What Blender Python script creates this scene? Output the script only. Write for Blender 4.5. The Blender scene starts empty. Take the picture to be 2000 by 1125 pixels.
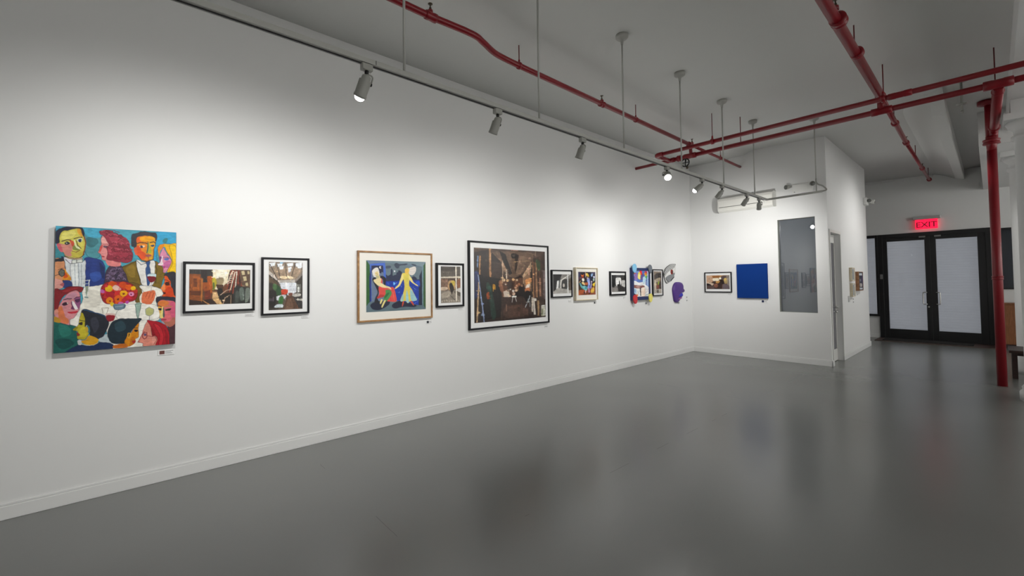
import bpy, bmesh, math, random
import numpy as np
from mathutils import Vector, Matrix

sc = bpy.context.scene
COL = sc.collection
random.seed(7)

# ------------------------------------------------------------------ camera
R_ = Vector((0.64990051, 0.75994413, -0.01068883)); F_ = Vector((-0.75945294, 0.64989482, 0.02946091))
U_ = R_.cross(F_)
cam = bpy.data.cameras.new('camera'); camo = bpy.data.objects.new('camera', cam); COL.objects.link(camo)
m = Matrix((R_, U_, -F_)).transposed().to_4x4(); m.translation = (0, 0, 1.5); camo.matrix_world = m
cam.sensor_width = 36; cam.lens = 14.9564; cam.shift_x = 0.016383; cam.shift_y = -0.016863
cam.clip_start = .05; cam.clip_end = 100
sc.camera = camo

# ------------------------------------------------------------------ light and exposure
sc.view_settings.view_transform = 'Standard'; sc.view_settings.look = 'None'
sc.view_settings.gamma = 1; sc.view_settings.use_curve_mapping = False
sc.view_settings.exposure = 0.0
w = bpy.data.worlds.new('dusk'); sc.world = w; w.use_nodes = True
w.node_tree.nodes['Background'].inputs[0].default_value = (.80, .80, .82, 1)
w.node_tree.nodes['Background'].inputs[1].default_value = .74

def spot(name, loc, target, power, size, blend=1.0, col=(1, .992, .97), rad=.03, parent=None):
    d = bpy.data.lights.new(name, 'SPOT'); d.energy = power; d.spot_size = math.radians(size); d.spot_blend = blend
    d.color = col; d.shadow_soft_size = rad
    o = bpy.data.objects.new(name, d); COL.objects.link(o)
    o.location = loc; o.rotation_euler = (Vector(target)-Vector(loc)).to_track_quat('-Z', 'Y').to_euler()
    return o
def area(name, loc, target, power, sx, sy, col=(1, 1, 1)):
    d = bpy.data.lights.new(name, 'AREA'); d.shape = 'RECTANGLE'; d.size = sx; d.size_y = sy; d.energy = power; d.color = col
    o = bpy.data.objects.new(name, d); COL.objects.link(o)
    o.location = loc; o.rotation_euler = (Vector(target)-Vector(loc)).to_track_quat('-Z', 'Y').to_euler()
    return o
# track lamps beyond the left edge of the frame, on the same track
spot('track_lamp_light', (-2.47, .02, 2.66), (-4.22, .10, 1.45), 60, 116)
# added fill spots: they wash the unseen right-hand wall, whose bounce fills the room
for y in (-2, 0, 2, 4, 6, 8, 10, 12):
    spot('added_right_fill_light', (4.3, y, 2.9), (6.0, y, 2.2), 230 if y < 9 else 420, 140)
spot('hall_lamp_light', (.02, 11.5, 3.40), (-1.84, 11.15, 1.5), 112, 118)
spot('hall_lamp_light', (-.5, 8.7, 3.6), (.42, 10.75, 1.7), 95, 40)
# office behind the back wall
area('office_lamp_light', (-3.0, 11.0, 3.9), (-3.0, 11.0, 0), 17, 1.2, .6)

# ------------------------------------------------------------------ materials
def srgb(h, k=1.0):
    c = [int(h[i:i+2], 16)/255 for i in (0, 2, 4)]
    return tuple(k*((x/12.92) if x <= .04045 else ((x+.055)/1.055)**2.4) for x in c)
MATS = {}
def mat(name, col, rough=.5, metal=0, spec=.5, bump=0, bscale=60, var=0, vscale=4, emit=None, estr=0, coat=0):
    if name in MATS: return MATS[name]
    m = bpy.data.materials.new(name); m.use_nodes = True; nt = m.node_tree; b = nt.nodes['Principled BSDF']
    if isinstance(col, str): col = srgb(col)
    b.inputs['Base Color'].default_value = (*col, 1); b.inputs['Roughness'].default_value = rough
    b.inputs['Metallic'].default_value = metal; b.inputs['Specular IOR Level'].default_value = spec
    b.inputs['Coat Weight'].default_value = coat
    tc = nt.nodes.new('ShaderNodeTexCoord')
    if var:
        n = nt.nodes.new('ShaderNodeTexNoise'); n.inputs['Scale'].default_value = vscale; n.inputs['Detail'].default_value = 4
        nt.links.new(tc.outputs['Object'], n.inputs['Vector'])
        r = nt.nodes.new('ShaderNodeMapRange'); r.inputs['To Min'].default_value = 1-var; r.inputs['To Max'].default_value = 1+var
        nt.links.new(n.outputs['Fac'], r.inputs['Value'])
        mx = nt.nodes.new('ShaderNodeVectorMath'); mx.operation = 'SCALE'; mx.inputs[0].default_value = col
        nt.links.new(r.outputs['Result'], mx.inputs['Scale']); nt.links.new(mx.outputs['Vector'], b.inputs['Base Color'])
    if bump:
        n = nt.nodes.new('ShaderNodeTexNoise'); n.inputs['Scale'].default_value = bscale; n.inputs['Detail'].default_value = 3
        nt.links.new(tc.outputs['Object'], n.inputs['Vector'])
        bp = nt.nodes.new('ShaderNodeBump'); bp.inputs['Strength'].default_value = bump; bp.inputs['Distance'].default_value = .002
        nt.links.new(n.outputs['Fac'], bp.inputs['Height']); nt.links.new(bp.outputs['Normal'], b.inputs['Normal'])
    if emit:
        b.inputs['Emission Color'].default_value = (*emit, 1); b.inputs['Emission Strength'].default_value = estr
    MATS[name] = m; return m
def wood(name, c1, c2, rough=.45, scale=(2, 14, 14)):
    m = bpy.data.materials.new(name); m.use_nodes = True; nt = m.node_tree; b = nt.nodes['Principled BSDF']
    tc = nt.nodes.new('ShaderNodeTexCoord'); mp = nt.nodes.new('ShaderNodeMapping'); mp.inputs['Scale'].default_value = scale
    n = nt.nodes.new('ShaderNodeTexNoise'); n.inputs['Scale'].default_value = 3; n.inputs['Detail'].default_value = 6; n.inputs['Distortion'].default_value = .6
    cr = nt.nodes.new('ShaderNodeValToRGB'); cr.color_ramp.elements[0].position = .35; cr.color_ramp.elements[1].position = .7
    cr.color_ramp.elements[0].color = (*srgb(c1), 1); cr.color_ramp.elements[1].color = (*srgb(c2), 1)
    nt.links.new(tc.outputs['Object'], mp.inputs['Vector']); nt.links.new(mp.outputs['Vector'], n.inputs['Vector'])
    nt.links.new(n.outputs['Fac'], cr.inputs['Fac']); nt.links.new(cr.outputs['Color'], b.inputs['Base Color'])
    b.inputs['Roughness'].default_value = rough; MATS[name] = m; return m
def art_mat(name, rough=.55, bump=.0):
    m = bpy.data.materials.new(name); m.use_nodes = True; nt = m.node_tree; b = nt.nodes['Principled BSDF']
    a = nt.nodes.new('ShaderNodeAttribute'); a.attribute_name = 'paint'
    nt.links.new(a.outputs['Color'], b.inputs['Base Color']); b.inputs['Roughness'].default_value = rough
    b.inputs['Specular IOR Level'].default_value = .3
    if bump:
        tc = nt.nodes.new('ShaderNodeTexCoord'); n = nt.nodes.new('ShaderNodeTexNoise'); n.inputs['Scale'].default_value = 90
        nt.links.new(tc.outputs['Object'], n.inputs['Vector'])
        bp = nt.nodes.new('ShaderNodeBump'); bp.inputs['Strength'].default_value = bump; bp.inputs['Distance'].default_value = .002
        nt.links.new(n.outputs['Fac'], bp.inputs['Height']); nt.links.new(bp.outputs['Normal'], b.inputs['Normal'])
    return m
def glass_mat(name, ior=1.45, tint=(1, 1, 1), rough=0.0):
    m = bpy.data.materials.new(name); m.use_nodes = True; nt = m.node_tree
    nt.nodes.remove(nt.nodes['Principled BSDF']); out = nt.nodes['Material Output']
    t = nt.nodes.new('ShaderNodeBsdfTransparent'); t.inputs[0].default_value = (*tint, 1)
    g = nt.nodes.new('ShaderNodeBsdfGlossy'); g.inputs['Roughness'].default_value = rough
    f = nt.nodes.new('ShaderNodeFresnel'); f.inputs['IOR'].default_value = ior
    mx = nt.nodes.new('ShaderNodeMixShader')
    ge = nt.nodes.new('ShaderNodeNewGeometry'); iv = nt.nodes.new('ShaderNodeMath'); iv.operation = 'SUBTRACT'; iv.inputs[0].default_value = 1; nt.links.new(ge.outputs['Backfacing'], iv.inputs[1])
    ml = nt.nodes.new('ShaderNodeMath'); ml.operation = 'MULTIPLY'; nt.links.new(f.outputs[0], ml.inputs[0]); nt.links.new(iv.outputs[0], ml.inputs[1])   # reflect at the outer face only
    nt.links.new(ml.outputs[0], mx.inputs[0]); nt.links.new(t.outputs[0], mx.inputs[1]); nt.links.new(g.outputs[0], mx.inputs[2])
    nt.links.new(mx.outputs[0], out.inputs[0]); return m

WALLM = mat('wall_paint', (.80, .80, .79), .55, bump=.06, bscale=45, spec=.3)
CEILM = mat('ceiling_paint', (.78, .785, .765), .7, bump=.08, bscale=20, spec=.2)
BASEM = mat('baseboard_paint', (.80, .80, .79), .35, spec=.4)
def floor_material():
    m = bpy.data.materials.new('grey_floor_paint'); m.use_nodes = True; nt = m.node_tree; b = nt.nodes['Principled BSDF']
    L = nt.links.new; N = nt.nodes.new
    tc = N('ShaderNodeTexCoord')
    n1 = N('ShaderNodeTexNoise'); n1.inputs['Scale'].default_value = .55; n1.inputs['Detail'].default_value = 1.5
    n2 = N('ShaderNodeTexNoise'); n2.inputs['Scale'].default_value = 14; n2.inputs['Detail'].default_value = 6
    for n in (n1, n2): L(tc.outputs['Object'], n.inputs['Vector'])
    cr = N('ShaderNodeValToRGB'); cr.color_ramp.elements[0].position = .3; cr.color_ramp.elements[1].position = .72
    cr.color_ramp.elements[0].color = (.168, .172, .164, 1); cr.color_ramp.elements[1].color = (.192, .196, .187, 1)
    L(n1.outputs['Fac'], cr.inputs['Fac'])
    # worn slab joints: thin broken dark lines along x = -2 and y = 1.25
    sx = N('ShaderNodeSeparateXYZ'); L(tc.outputs['Object'], sx.inputs[0])
    masks = []
    for ax, v in (('X', -2.0), ('Y', 1.22), ('X', 1.1), ('Y', 5.9)):
        a = N('ShaderNodeMath'); a.operation = 'SUBTRACT'; a.inputs[1].default_value = v; L(sx.outputs[ax], a.inputs[0])
        w = N('ShaderNodeMath'); w.operation = 'MULTIPLY_ADD'; w.inputs[1].default_value = .012; L(n2.outputs['Fac'], w.inputs[0]); L(a.outputs[0], w.inputs[2])
        ab = N('ShaderNodeMath'); ab.operation = 'SUBTRACT'; ab.inputs[1].default_value = .006; L(w.outputs[0], ab.inputs[0])
        aa = N('ShaderNodeMath'); aa.operation = 'ABSOLUTE'; L(ab.outputs[0], aa.inputs[0])
        lt = N('ShaderNodeMath'); lt.operation = 'LESS_THAN'; lt.inputs[1].default_value = .0016; L(aa.outputs[0], lt.inputs[0]); masks.append(lt)
    mx = masks[0]
    for q in masks[1:]:
        k = N('ShaderNodeMath'); k.operation = 'MAXIMUM'; L(mx.outputs[0], k.inputs[0]); L(q.outputs[0], k.inputs[1]); mx = k
    n3 = N('ShaderNodeTexNoise'); n3.inputs['Scale'].default_value = 1.7; L(tc.outputs['Object'], n3.inputs['Vector'])
    g = N('ShaderNodeMath'); g.operation = 'GREATER_THAN'; g.inputs[1].default_value = .53; L(n3.outputs['Fac'], g.inputs[0])
    k = N('ShaderNodeMath'); k.operation = 'MULTIPLY'; L(mx.outputs[0], k.inputs[0]); L(g.outputs[0], k.inputs[1])
    kk = N('ShaderNodeMath'); kk.operation = 'MULTIPLY'; kk.inputs[1].default_value = .5; L(k.outputs[0], kk.inputs[0])
    mix = N('ShaderNodeMixRGB'); mix.inputs[2].default_value = (.03, .03, .028, 1); L(kk.outputs[0], mix.inputs[0]); L(cr.outputs[0], mix.inputs[1])
    L(mix.outputs[0], b.inputs['Base Color'])
    rr = N('ShaderNodeMapRange'); rr.inputs['To Min'].default_value = .225; rr.inputs['To Max'].default_value = .268; L(n1.outputs['Fac'], rr.inputs['Value'])
    L(rr.outputs[0], b.inputs['Roughness']); b.inputs['Specular IOR Level'].default_value = .8
    bp = N('ShaderNodeBump'); bp.inputs['Strength'].default_value = .12; bp.inputs['Distance'].default_value = .004; L(n2.outputs['Fac'], bp.inputs['Height'])
    L(bp.outputs[0], b.inputs['Normal']); return m
FLOORM = floor_material()
BLACK = mat('black_frame', (.005, .005, .007), .4, spec=.25)
BLACKM = mat('black_metal', (.008, .008, .009), .4)
WHITEB = mat('mat_board', (.83, .83, .82), .8)
CREAM = mat('cream_mat_board', (.80, .77, .70), .8)
GOLD = wood('gold_wood', '8a6238', 'b58a58', .4, (6, 6, 6))
CREAMF = wood('cream_wood', 'cbbd9f', 'd8ceb8', .5, (6, 6, 6))
SIDEW = wood('brown_wood', '8a6040', 'a87a54', .5, (6, 6, 6))
NAVY = mat('navy_frame', srgb('1a2a5c'), .45)
TRACKM = mat('track_enamel', (.46, .46, .43), .4)
FIXM = mat('fixture_enamel', (.36, .36, .33), .4)
WHITEP = mat('white_plastic', (.80, .80, .77), .35)
RED = mat('red_pipe_paint', srgb('860d1b'), .36, var=.12, vscale=5, coat=.1)
DARKRED = mat('dark_red_rod', srgb('6a1018'), .4)
BRASS = mat('dark_brass', (.10, .085, .06), .35, metal=.8)
CHROME = mat('brushed_steel', (.62, .62, .6), .25, metal=1)
GLAZE = glass_mat('picture_glazing', 1.28)
PANE = glass_mat('window_glass', 1.5, (.93, .95, .97))
DARKGREY = mat('dark_grey_print', (.05, .05, .05), .6)
GREYTXT = mat('grey_print', (.30, .30, .30), .7)
CARD = mat('label_card', (.84, .84, .83), .7)
BENCHW = wood('dark_brown_wood', '20100c', '38201a', .4, (3, 20, 20))
ORANGEW = wood('orange_brown_wood', '7a4a28', '96603a', .5, (20, 20, 2))
MATM = mat('door_mat_fibre', (.02, .018, .016), .95, bump=.8, bscale=300)
THRESH = wood('threshold_wood', '4a3a34', '5e4a42', .5, (2, 14, 14))
LENS = mat('lamp_lens_on', (1, 1, 1), .3, emit=(1, .98, .95), estr=14)
LENSOFF = mat('lamp_lens_dark', (.12, .125, .115), .2)

# ------------------------------------------------------------------ mesh helpers
def box(bm, x0, x1, y0, y1, z0, z1, bev=0):
    v = [bm.verts.new((x, y, z)) for z in (z0, z1) for x, y in ((x0, y0), (x1, y0), (x1, y1), (x0, y1))]
    fs = [bm.faces.new([v[i] for i in q]) for q in ((3, 2, 1, 0), (4, 5, 6, 7), (0, 1, 5, 4), (1, 2, 6, 5), (2, 3, 7, 6), (3, 0, 4, 7))]
    if bev:
        es = list({e for f in fs for e in f.edges}); bmesh.ops.bevel(bm, geom=es, offset=bev, segments=2, profile=.5, affect='EDGES')
def frame_of(d):
    d = Vector(d).normalized(); a = Vector((0, 0, 1)) if abs(d.z) < .9 else Vector((1, 0, 0))
    x = d.cross(a).normalized(); return x, d.cross(x).normalized()
def lathe(bm, p, d, prof, n=20, caps=True):
    """prof: (distance along d, radius) pairs"""
    p = Vector(p); d = Vector(d).normalized(); x, y = frame_of(d); rings = []
    for t, r in prof:
        rings.append([bm.verts.new(p+d*t+(x*math.cos(2*math.pi*k/n)+y*math.sin(2*math.pi*k/n))*r) for k in range(n)])
    for a, b in zip(rings, rings[1:]):
        for k in range(n):
            f = bm.faces.new((a[k], b[k], b[(k+1) % n], a[(k+1) % n])); f.smooth = True
    if caps:
        bm.faces.new(rings[0]); bm.faces.new(list(reversed(rings[-1])))
def cyl(bm, a, b, r, n=16):
    a = Vector(a); b = Vector(b); lathe(bm, a, b-a, [(0, r), ((b-a).length, r)], n)
def tube(bm, pts, r, n=14):
    pts = [Vector(p) for p in pts]; rings = []; x = None
    for i, p in enumerate(pts):
        d = (pts[min(i+1, len(pts)-1)]-pts[max(i-1, 0)]).normalized()
        if x is None: x, _ = frame_of(d)
        x = (x-d*x.dot(d)).normalized(); y = d.cross(x)
        rings.append([bm.verts.new(p+(x*math.cos(2*math.pi*k/n)+y*math.sin(2*math.pi*k/n))*r) for k in range(n)])
    for a, b in zip(rings, rings[1:]):
        for k in range(n):
            f = bm.faces.new((a[k], a[(k+1) % n], b[(k+1) % n], b[k])); f.smooth = True
    bm.faces.new(list(reversed(rings[0]))); bm.faces.new(rings[-1])
def smooth_path(pts, n=6):
    pts = [Vector(p) for p in pts]; out = []
    for i in range(len(pts)-1):
        p0, p1, p2, p3 = pts[max(i-1, 0)], pts[i], pts[i+1], pts[min(i+2, len(pts)-1)]
        for k in range(n):
            t = k/n; out.append(.5*((2*p1)+(p2-p0)*t+(2*p0-5*p1+4*p2-p3)*t*t+(3*p1-p0-3*p2+p3)*t**3))
    return out+[pts[-1]]
def origin(o):
    v = Vector((0, 0, 0))
    while o is not None: v = v+o.location; o = o.parent
    return v
def obj(name, bm, mt, parent=None, kind=None):
    """bm is in world coordinates; parents are unrotated Empties or meshes, so only their offset is removed"""
    bmesh.ops.recalc_face_normals(bm, faces=bm.faces)
    if parent is not None: bmesh.ops.translate(bm, verts=bm.verts, vec=-origin(parent))
    me = bpy.data.meshes.new(name); bm.to_mesh(me); bm.free()
    for q in (mt if isinstance(mt, (list, tuple)) else [mt]): me.materials.append(q)
    o = bpy.data.objects.new(name, me); COL.objects.link(o)
    if parent is not None: o.parent = parent
    if kind: o['kind'] = kind
    return o
def part(name, mt, parent, *boxes, bev=0, kind=None):
    bm = bmesh.new()
    for b in boxes: box(bm, *b, bev=bev)
    return obj(name, bm, mt, parent, kind)
def thing(name, label, cat, loc, group=None):
    o = bpy.data.objects.new(name, None); o.empty_display_size = .1; COL.objects.link(o); o.location = loc
    o['label'] = label; o['category'] = cat
    if group: o['group'] = group
    return o
def structure(name, mt, *boxes, bev=0):
    return part(name, mt, None, *boxes, bev=bev, kind='structure')
PL = {'L': lambda a, d, z: (-4.22+d, a, z), 'B': lambda a, d, z: (a, 9.19-d, z),
      'S': lambda a, d, z: (-1.84+d, a, z), 'F': lambda a, d, z: (a, 14.6-d, z)}
def pbox(pl, a0, a1, d0, d1, z0, z1):
    p, q = PL[pl](a0, d0, z0), PL[pl](a1, d1, z1)
    return (min(p[0], q[0]), max(p[0], q[0]), min(p[1], q[1]), max(p[1], q[1]), min(p[2], q[2]), max(p[2], q[2]))

# ------------------------------------------------------------------ room shell
ZC = 3.985
WL, WB, WP, WF = -4.22, 9.19, -1.84, 14.6
bm = bmesh.new(); box(bm, -4.5, 6.2, -4.2, 14.9, -.2, 0); obj('floor', bm, FLOORM, kind='structure')
# ceiling: plaster with soft folds running along the room
prof = [(-4.5, ZC-.01), (-3.22, ZC-.01), (-3.12, ZC), (-3.02, ZC+.045), (-2.92, ZC+.055), (-1.4, ZC+.02), (-.43, ZC), (-.40, ZC+.004), (-.27, ZC+.04), (.4, ZC+.03), (6.3, ZC+.03)]
bm = bmesh.new()
ys = [-4.3, 14.9]
lo = [[bm.verts.new((x, y, z)) for x, z in prof] for y in ys]; up = [[bm.verts.new((x, y, 4.3)) for x, z in prof] for y in ys]
for k in range(len(prof)-1):
    f = bm.faces.new((lo[0][k], lo[0][k+1], lo[1][k+1], lo[1][k])); f.smooth = True
    bm.faces.new((up[0][k], up[1][k], up[1][k+1], up[0][k+1]))
    for q in (0, 1): bm.faces.new((lo[q][k], lo[q][k+1], up[q][k+1], up[q][k]))
for k in (0, len(prof)-1): bm.faces.new((lo[0][k], lo[1][k], up[1][k], up[0][k]))
obj('ceiling', bm, CEILM, kind='structure')
structure('wall_left', WALLM, (WL-.2, WL, -4.2, 14.8, 0, 4.1))
wx0, wx1, wz0, wz1 = -2.595, -2.016, .911, 2.628
structure('wall_back', WALLM, (WL, wx0, WB, WB+.10, 0, 4.1), (wx1, WP, WB, WB+.10, 0, 4.1), (wx0, wx1, WB, WB+.10, 0, wz0), (wx0, wx1, WB, WB+.10, wz1, 4.1))
dy0, dy1, dz1 = 9.31, 10.05, 2.34
structure('wall_partition', WALLM, (WP-.2, WP, WB+.10, dy0, 0, 4.1), (WP-.2, WP, dy1, 12.72, 0, 4.1), (WP-.2, WP, dy0, dy1, dz1, 4.1))
structure('wall_office', WALLM, (WL, WP-.2, 12.55, 12.72, 0, 4.1))
structure('wall_rear', WALLM, (WL, 6.2, -4.2, -4.0, 0, 4.1))
structure('wall_right', WALLM, (6.0, 6.2, -4.2, 14.8, 0, 4.1))
# far wall with openings for the sidelight, the double door and the right window
structure('wall_far', WALLM, (WL, -2.55, WF, WF+.2, 0, 4.1), (-2.55, -1.90, WF, WF+.2, 0, .56), (-2.55, .03, WF, WF+.2, 2.63, 4.1),
          (.03, .10, WF, WF+.2, 0, 4.1), (.10, 1.3, WF, WF+.2, 0, 1.25), (.10, 1.3, WF, WF+.2, 2.6, 4.1), (1.3, 6.2, WF, WF+.2, 0, 4.1))
def baseboard(name, *boxes):
    bm = bmesh.new()
    for b in boxes: box(bm, *b, bev=.004)
    return obj(name, bm, BASEM, kind='structure')
def bb(pl, a0, a1):   # board with a thinner moulded cap
    return [pbox(pl, a0, a1, 0, .016, 0, .088), pbox(pl, a0, a1, 0, .011, .088, .106)]
baseboard('baseboard_left', *bb('L', -4.0, 9.19))
baseboard('baseboard_back', *bb('B', WL, WP+.016))
baseboard('baseboard_partition', *bb('S', WB-.016, dy0), *bb('S', dy1, 12.736), (WP-.2, WP+.016, 12.72, 12.736, 0, .106))
baseboard('baseboard_far', *bb('F', -4.2, -1.90), *bb('F', .1, 6.0))
trim = part('trim_1', WALLM, None, pbox('F', -4.2, -.86, 0, .05, 3.955, 4.06), bev=.01, kind='structure')
# bulkhead, beams and columns along the right side of the hall
bm = bmesh.new()
pr = [(-.90, 4.06), (-.82, ZC+.01), (-.66, 3.93), (-.50, 3.83), (-.365, 3.785), (-.355, 3.79), (-.355, 4.06)]
rows = [[bm.verts.new((x, y, 4.05-(4.05-z)*k)) for x, z in pr] for y, k in ((7.9, .10), (8.35, .5), (8.75, .92), (9.2, 1), (WF, 1))]
bm.faces.new(rows[0]); bm.faces.new(list(reversed(rows[-1])))
for a, b in zip(rows, rows[1:]):
    for k in range(len(pr)):
        f = bm.faces.new((a[k], b[k], b[(k+1) % len(pr)], a[(k+1) % len(pr)])); f.smooth = k < 3
obj('beam_bulkhead', bm, CEILM, kind='structure')
structure('beam_hall', WALLM, (.2, .62, -4.0, 9.8, 3.67, 4.1), (-.08, .62, 9.8, WF, 3.50, 4.1))
def column(x, y, r):
    bm = bmesh.new(); box(bm, x-r*1.42, x+r*1.42, y-r*1.42, y+r*1.42, 3.42, 3.5); box(bm, x-r*1.1, x+r*1.1, y-r*1.1, y+r*1.1, 3.5, 3.68)
    lathe(bm, (x, y, 0), (0, 0, 1), [(0, r*1.25), (.10, r*1.25), (.13, r*1.12), (.16, r*1.15), (.20, r), (3.2, r*.97), (3.21, r*1.10), (3.25, r*1.12), (3.26, r*.98), (3.32, r*1.0), (3.36, r*1.2), (3.42, r*1.38)], 32)
    return obj('column_round', bm, WALLM, kind='structure')
column(.405, 8.35, .185); column(.40, 10.75, .185)

# ------------------------------------------------------------------ office window in the back wall
w1 = part('window_1', mat('window_reveal', (.42, .43, .39), .5), None, (wx0, wx0+.004, WB+.005, WB+.10, wz0, wz1), (wx1-.004, wx1, WB+.005, WB+.10, wz0, wz1), (wx0+.004, wx1-.004, WB+.005, WB+.10, wz0, wz0+.004), (wx0+.004, wx1-.004, WB+.005, WB+.10, wz1-.004, wz1), kind='structure')
part('window_pane', glass_mat('office_window_glass', 2.1, (.9, .92, .94)), w1, (wx0+.004, wx1-.004, WB+.085, WB+.091, wz0+.004, wz1-.004))
OFFM = mat('office_blind', (.20, .203, .212), .8)
part('window_blind', OFFM, w1, (wx0-.06, wx1+.06, WB+.125, WB+.13, wz0-.06, wz1+.06))

# ------------------------------------------------------------------ door in the partition
DOORP = mat('door_paint', (.74, .74, .71), .4)
lx = WP-.078
d1 = bpy.data.objects.new('door_1', None); COL.objects.link(d1); d1.location = (lx, dy0, 0); d1['kind'] = 'structure'
part('door_leaf', DOORP, d1, (lx-.04, lx, dy1-.05, dy1-.005, .01, dz1-.005), (lx-.04, lx, dy0+.005, dy0+.10, .01, dz1-.005), (lx-.04, lx, dy0+.10, dy1-.05, .01, .22), (lx-.04, lx, dy0+.10, dy1-.05, 2.18, dz1-.005), bev=.003)
part('glass_lite', mat('door_glass_grey', (.12, .12, .14), .15), d1, (lx-.016, lx-.006, dy0+.10, dy1-.05, .22, 2.18))
hb = bmesh.new(); lathe(hb, (lx, dy1-.030, .985), (1, 0, 0), [(0, .022), (.010, .022), (.012, .012), (.055, .011)], 14); cyl(hb, (lx+.05, dy1-.030, .985), (lx+.05, dy1-.14, .985), .010, 10)
obj('lever_handle', hb, CHROME, d1)
hb = bmesh.new(); lathe(hb, (lx, dy1-.030, .90), (1, 0, 0), [(0, .024), (.012, .024), (.014, .010), (.03, .010)], 14); obj('lock_cylinder', hb, CHROME, d1)
part('door_casing', DOORP, d1, (WP, WP+.012, dy0-.05, dy0, 0, dz1), (WP, WP+.012, dy1, dy1+.05, 0, dz1), (WP, WP+.012, dy0-.05, dy1+.05, dz1, dz1+.05))

# ------------------------------------------------------------------ street doors in the far wall
fy0, fy1 = WF-.04, WF+.07
d2 = bpy.data.objects.new('door_2', None); COL.objects.link(d2); d2.location = (-.96, WF, 0); d2['kind'] = 'structure'
part('door_frame', BLACKM, d2, (-1.90, -1.81, fy0, fy1, 0, 2.63), (-.08, .03, fy0, fy1, 0, 2.63), (-1.81, -.08, fy0, fy1, 2.53, 2.63), (-1.81, -.08, fy0, fy1, 0, .02), bev=.004)
def leaf(x0, x1, gx0, gx1):
    l = part('door_leaf', BLACKM, d2, (x0, gx0, fy0+.02, fy1-.03, .015, 2.535), (gx1, x1, fy0+.02, fy1-.03, .015, 2.535), (gx0, gx1, fy0+.02, fy1-.03, .015, .25), (gx0, gx1, fy0+.02, fy1-.03, 2.445, 2.535), bev=.003)
    part('glass_pane', PANE, l, (gx0, gx1, WF+.004, WF+.012, .25, 2.445)); return l
leaves = [leaf(-1.812, -.960, -1.725, -1.052), leaf(-.959, -.078, -.86, -.203)]
for lf, x, s in ((leaves[0], -1.09, 1), (leaves[1], -.83, -1)):
    hb = bmesh.new(); y = fy0+.02
    tube(hb, smooth_path([(x+s*.05, y, 1.17), (x+s*.05, y-.05, 1.17), (x, y-.06, 1.17), (x-s*.012, y-.06, 1.13), (x-s*.012, y-.06, .93), (x, y-.06, .89), (x+s*.05, y-.05, .89), (x+s*.05, y, .89)], 4), .012, 10)
    obj('pull_handle', hb, CHROME, lf)
    part('closer_arm', mat('closer_grey', (.25, .25, .24), .4), lf, (x-.05, x+.06, fy0-.03, fy0+.0, 2.50, 2.535), bev=.004)
part('astragal', BLACKM, d2, (-.985, -.935, fy1-.03, fy1-.01, .01, 2.54))
part('deadbolt', CHROME, leaves[0], (-1.03, -1.0, fy0+.0, fy0+.02, .80, .84), bev=.004)
part('door_reader', mat('reader_grey', (.22, .22, .21), .4), d2, (-1.87, -1.82, fy0-.03, fy0, 1.50, 1.62), bev=.006)
# roll-down shutter behind the glass: thin horizontal slats too fine to pick apart
SH = bpy.data.materials.new('shutter_translucent'); SH.use_nodes = True
nt = SH.node_tree; nt.nodes.remove(nt.nodes['Principled BSDF'])
di = nt.nodes.new('ShaderNodeBsdfDiffuse'); di.inputs[0].default_value = (.60, .60, .62, 1)
tr = nt.nodes.new('ShaderNodeBsdfTranslucent'); tr.inputs[0].default_value = (.70, .70, .72, 1)
mx = nt.nodes.new('ShaderNodeMixShader'); mx.inputs[0].default_value = .5
nt.links.new(di.outputs[0], mx.inputs[1]); nt.links.new(tr.outputs[0], mx.inputs[2]); nt.links.new(mx.outputs[0], nt.nodes['Material Output'].inputs[0])
def shutter(x0, x1, z0, z1, y, parent):
    bm = bmesh.new(); z = z0; k = 0; step = .062; prev = None
    while z < z1:
        for dz, dy in ((0, .0), (.010, -.005), (.040, -.006), (.056, -.001)):
            cur = [bm.verts.new((x0, y+dy, z+dz)), bm.verts.new((x1, y+dy, z+dz))]
            if prev: bm.faces.new((prev[0], prev[1], cur[1], cur[0]))
            prev = cur
        z += step
    return obj('shutter_slats', bm, SH, parent, kind='stuff')
shutter(-1.80, -.09, .03, 2.55, WF+.10, d2)
w2 = part('window_2', BLACKM, None, (-2.55, -2.50, fy0, fy1, .56, 2.63), (-1.95, -1.90, fy0, fy1, .56, 2.63), (-2.50, -1.95, fy0, fy1, 2.56, 2.63), (-2.56, -1.89, fy0-.03, fy1, .555, .605), bev=.003, kind='structure')
part('window_pane', PANE, w2, (-2.50, -1.95, WF+.004, WF+.012, .605, 2.56)); shutter(-2.52, -1.92, .60, 2.58, WF+.10, w2)
w3 = part('window_3', BLACKM, None, (.10, .13, fy0, fy1, 1.25, 2.6), (1.27, 1.3, fy0, fy1, 1.25, 2.6), (.10, 1.3, fy0, fy1, 2.56, 2.6), (.10, 1.3, fy0, fy1, 1.25, 1.28), bev=.003, kind='structure')
part('window_pane', PANE, w3, (.13, 1.27, WF+.004, WF+.012, 1.28, 2.56)); part('window_backing', mat('dark_sky_block', (.05, .052, .06), .7), w3, (.05, 1.35, WF+.12, WF+.14, 1.2, 2.65))  # backing is an added dark board that keeps sky light out

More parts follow.
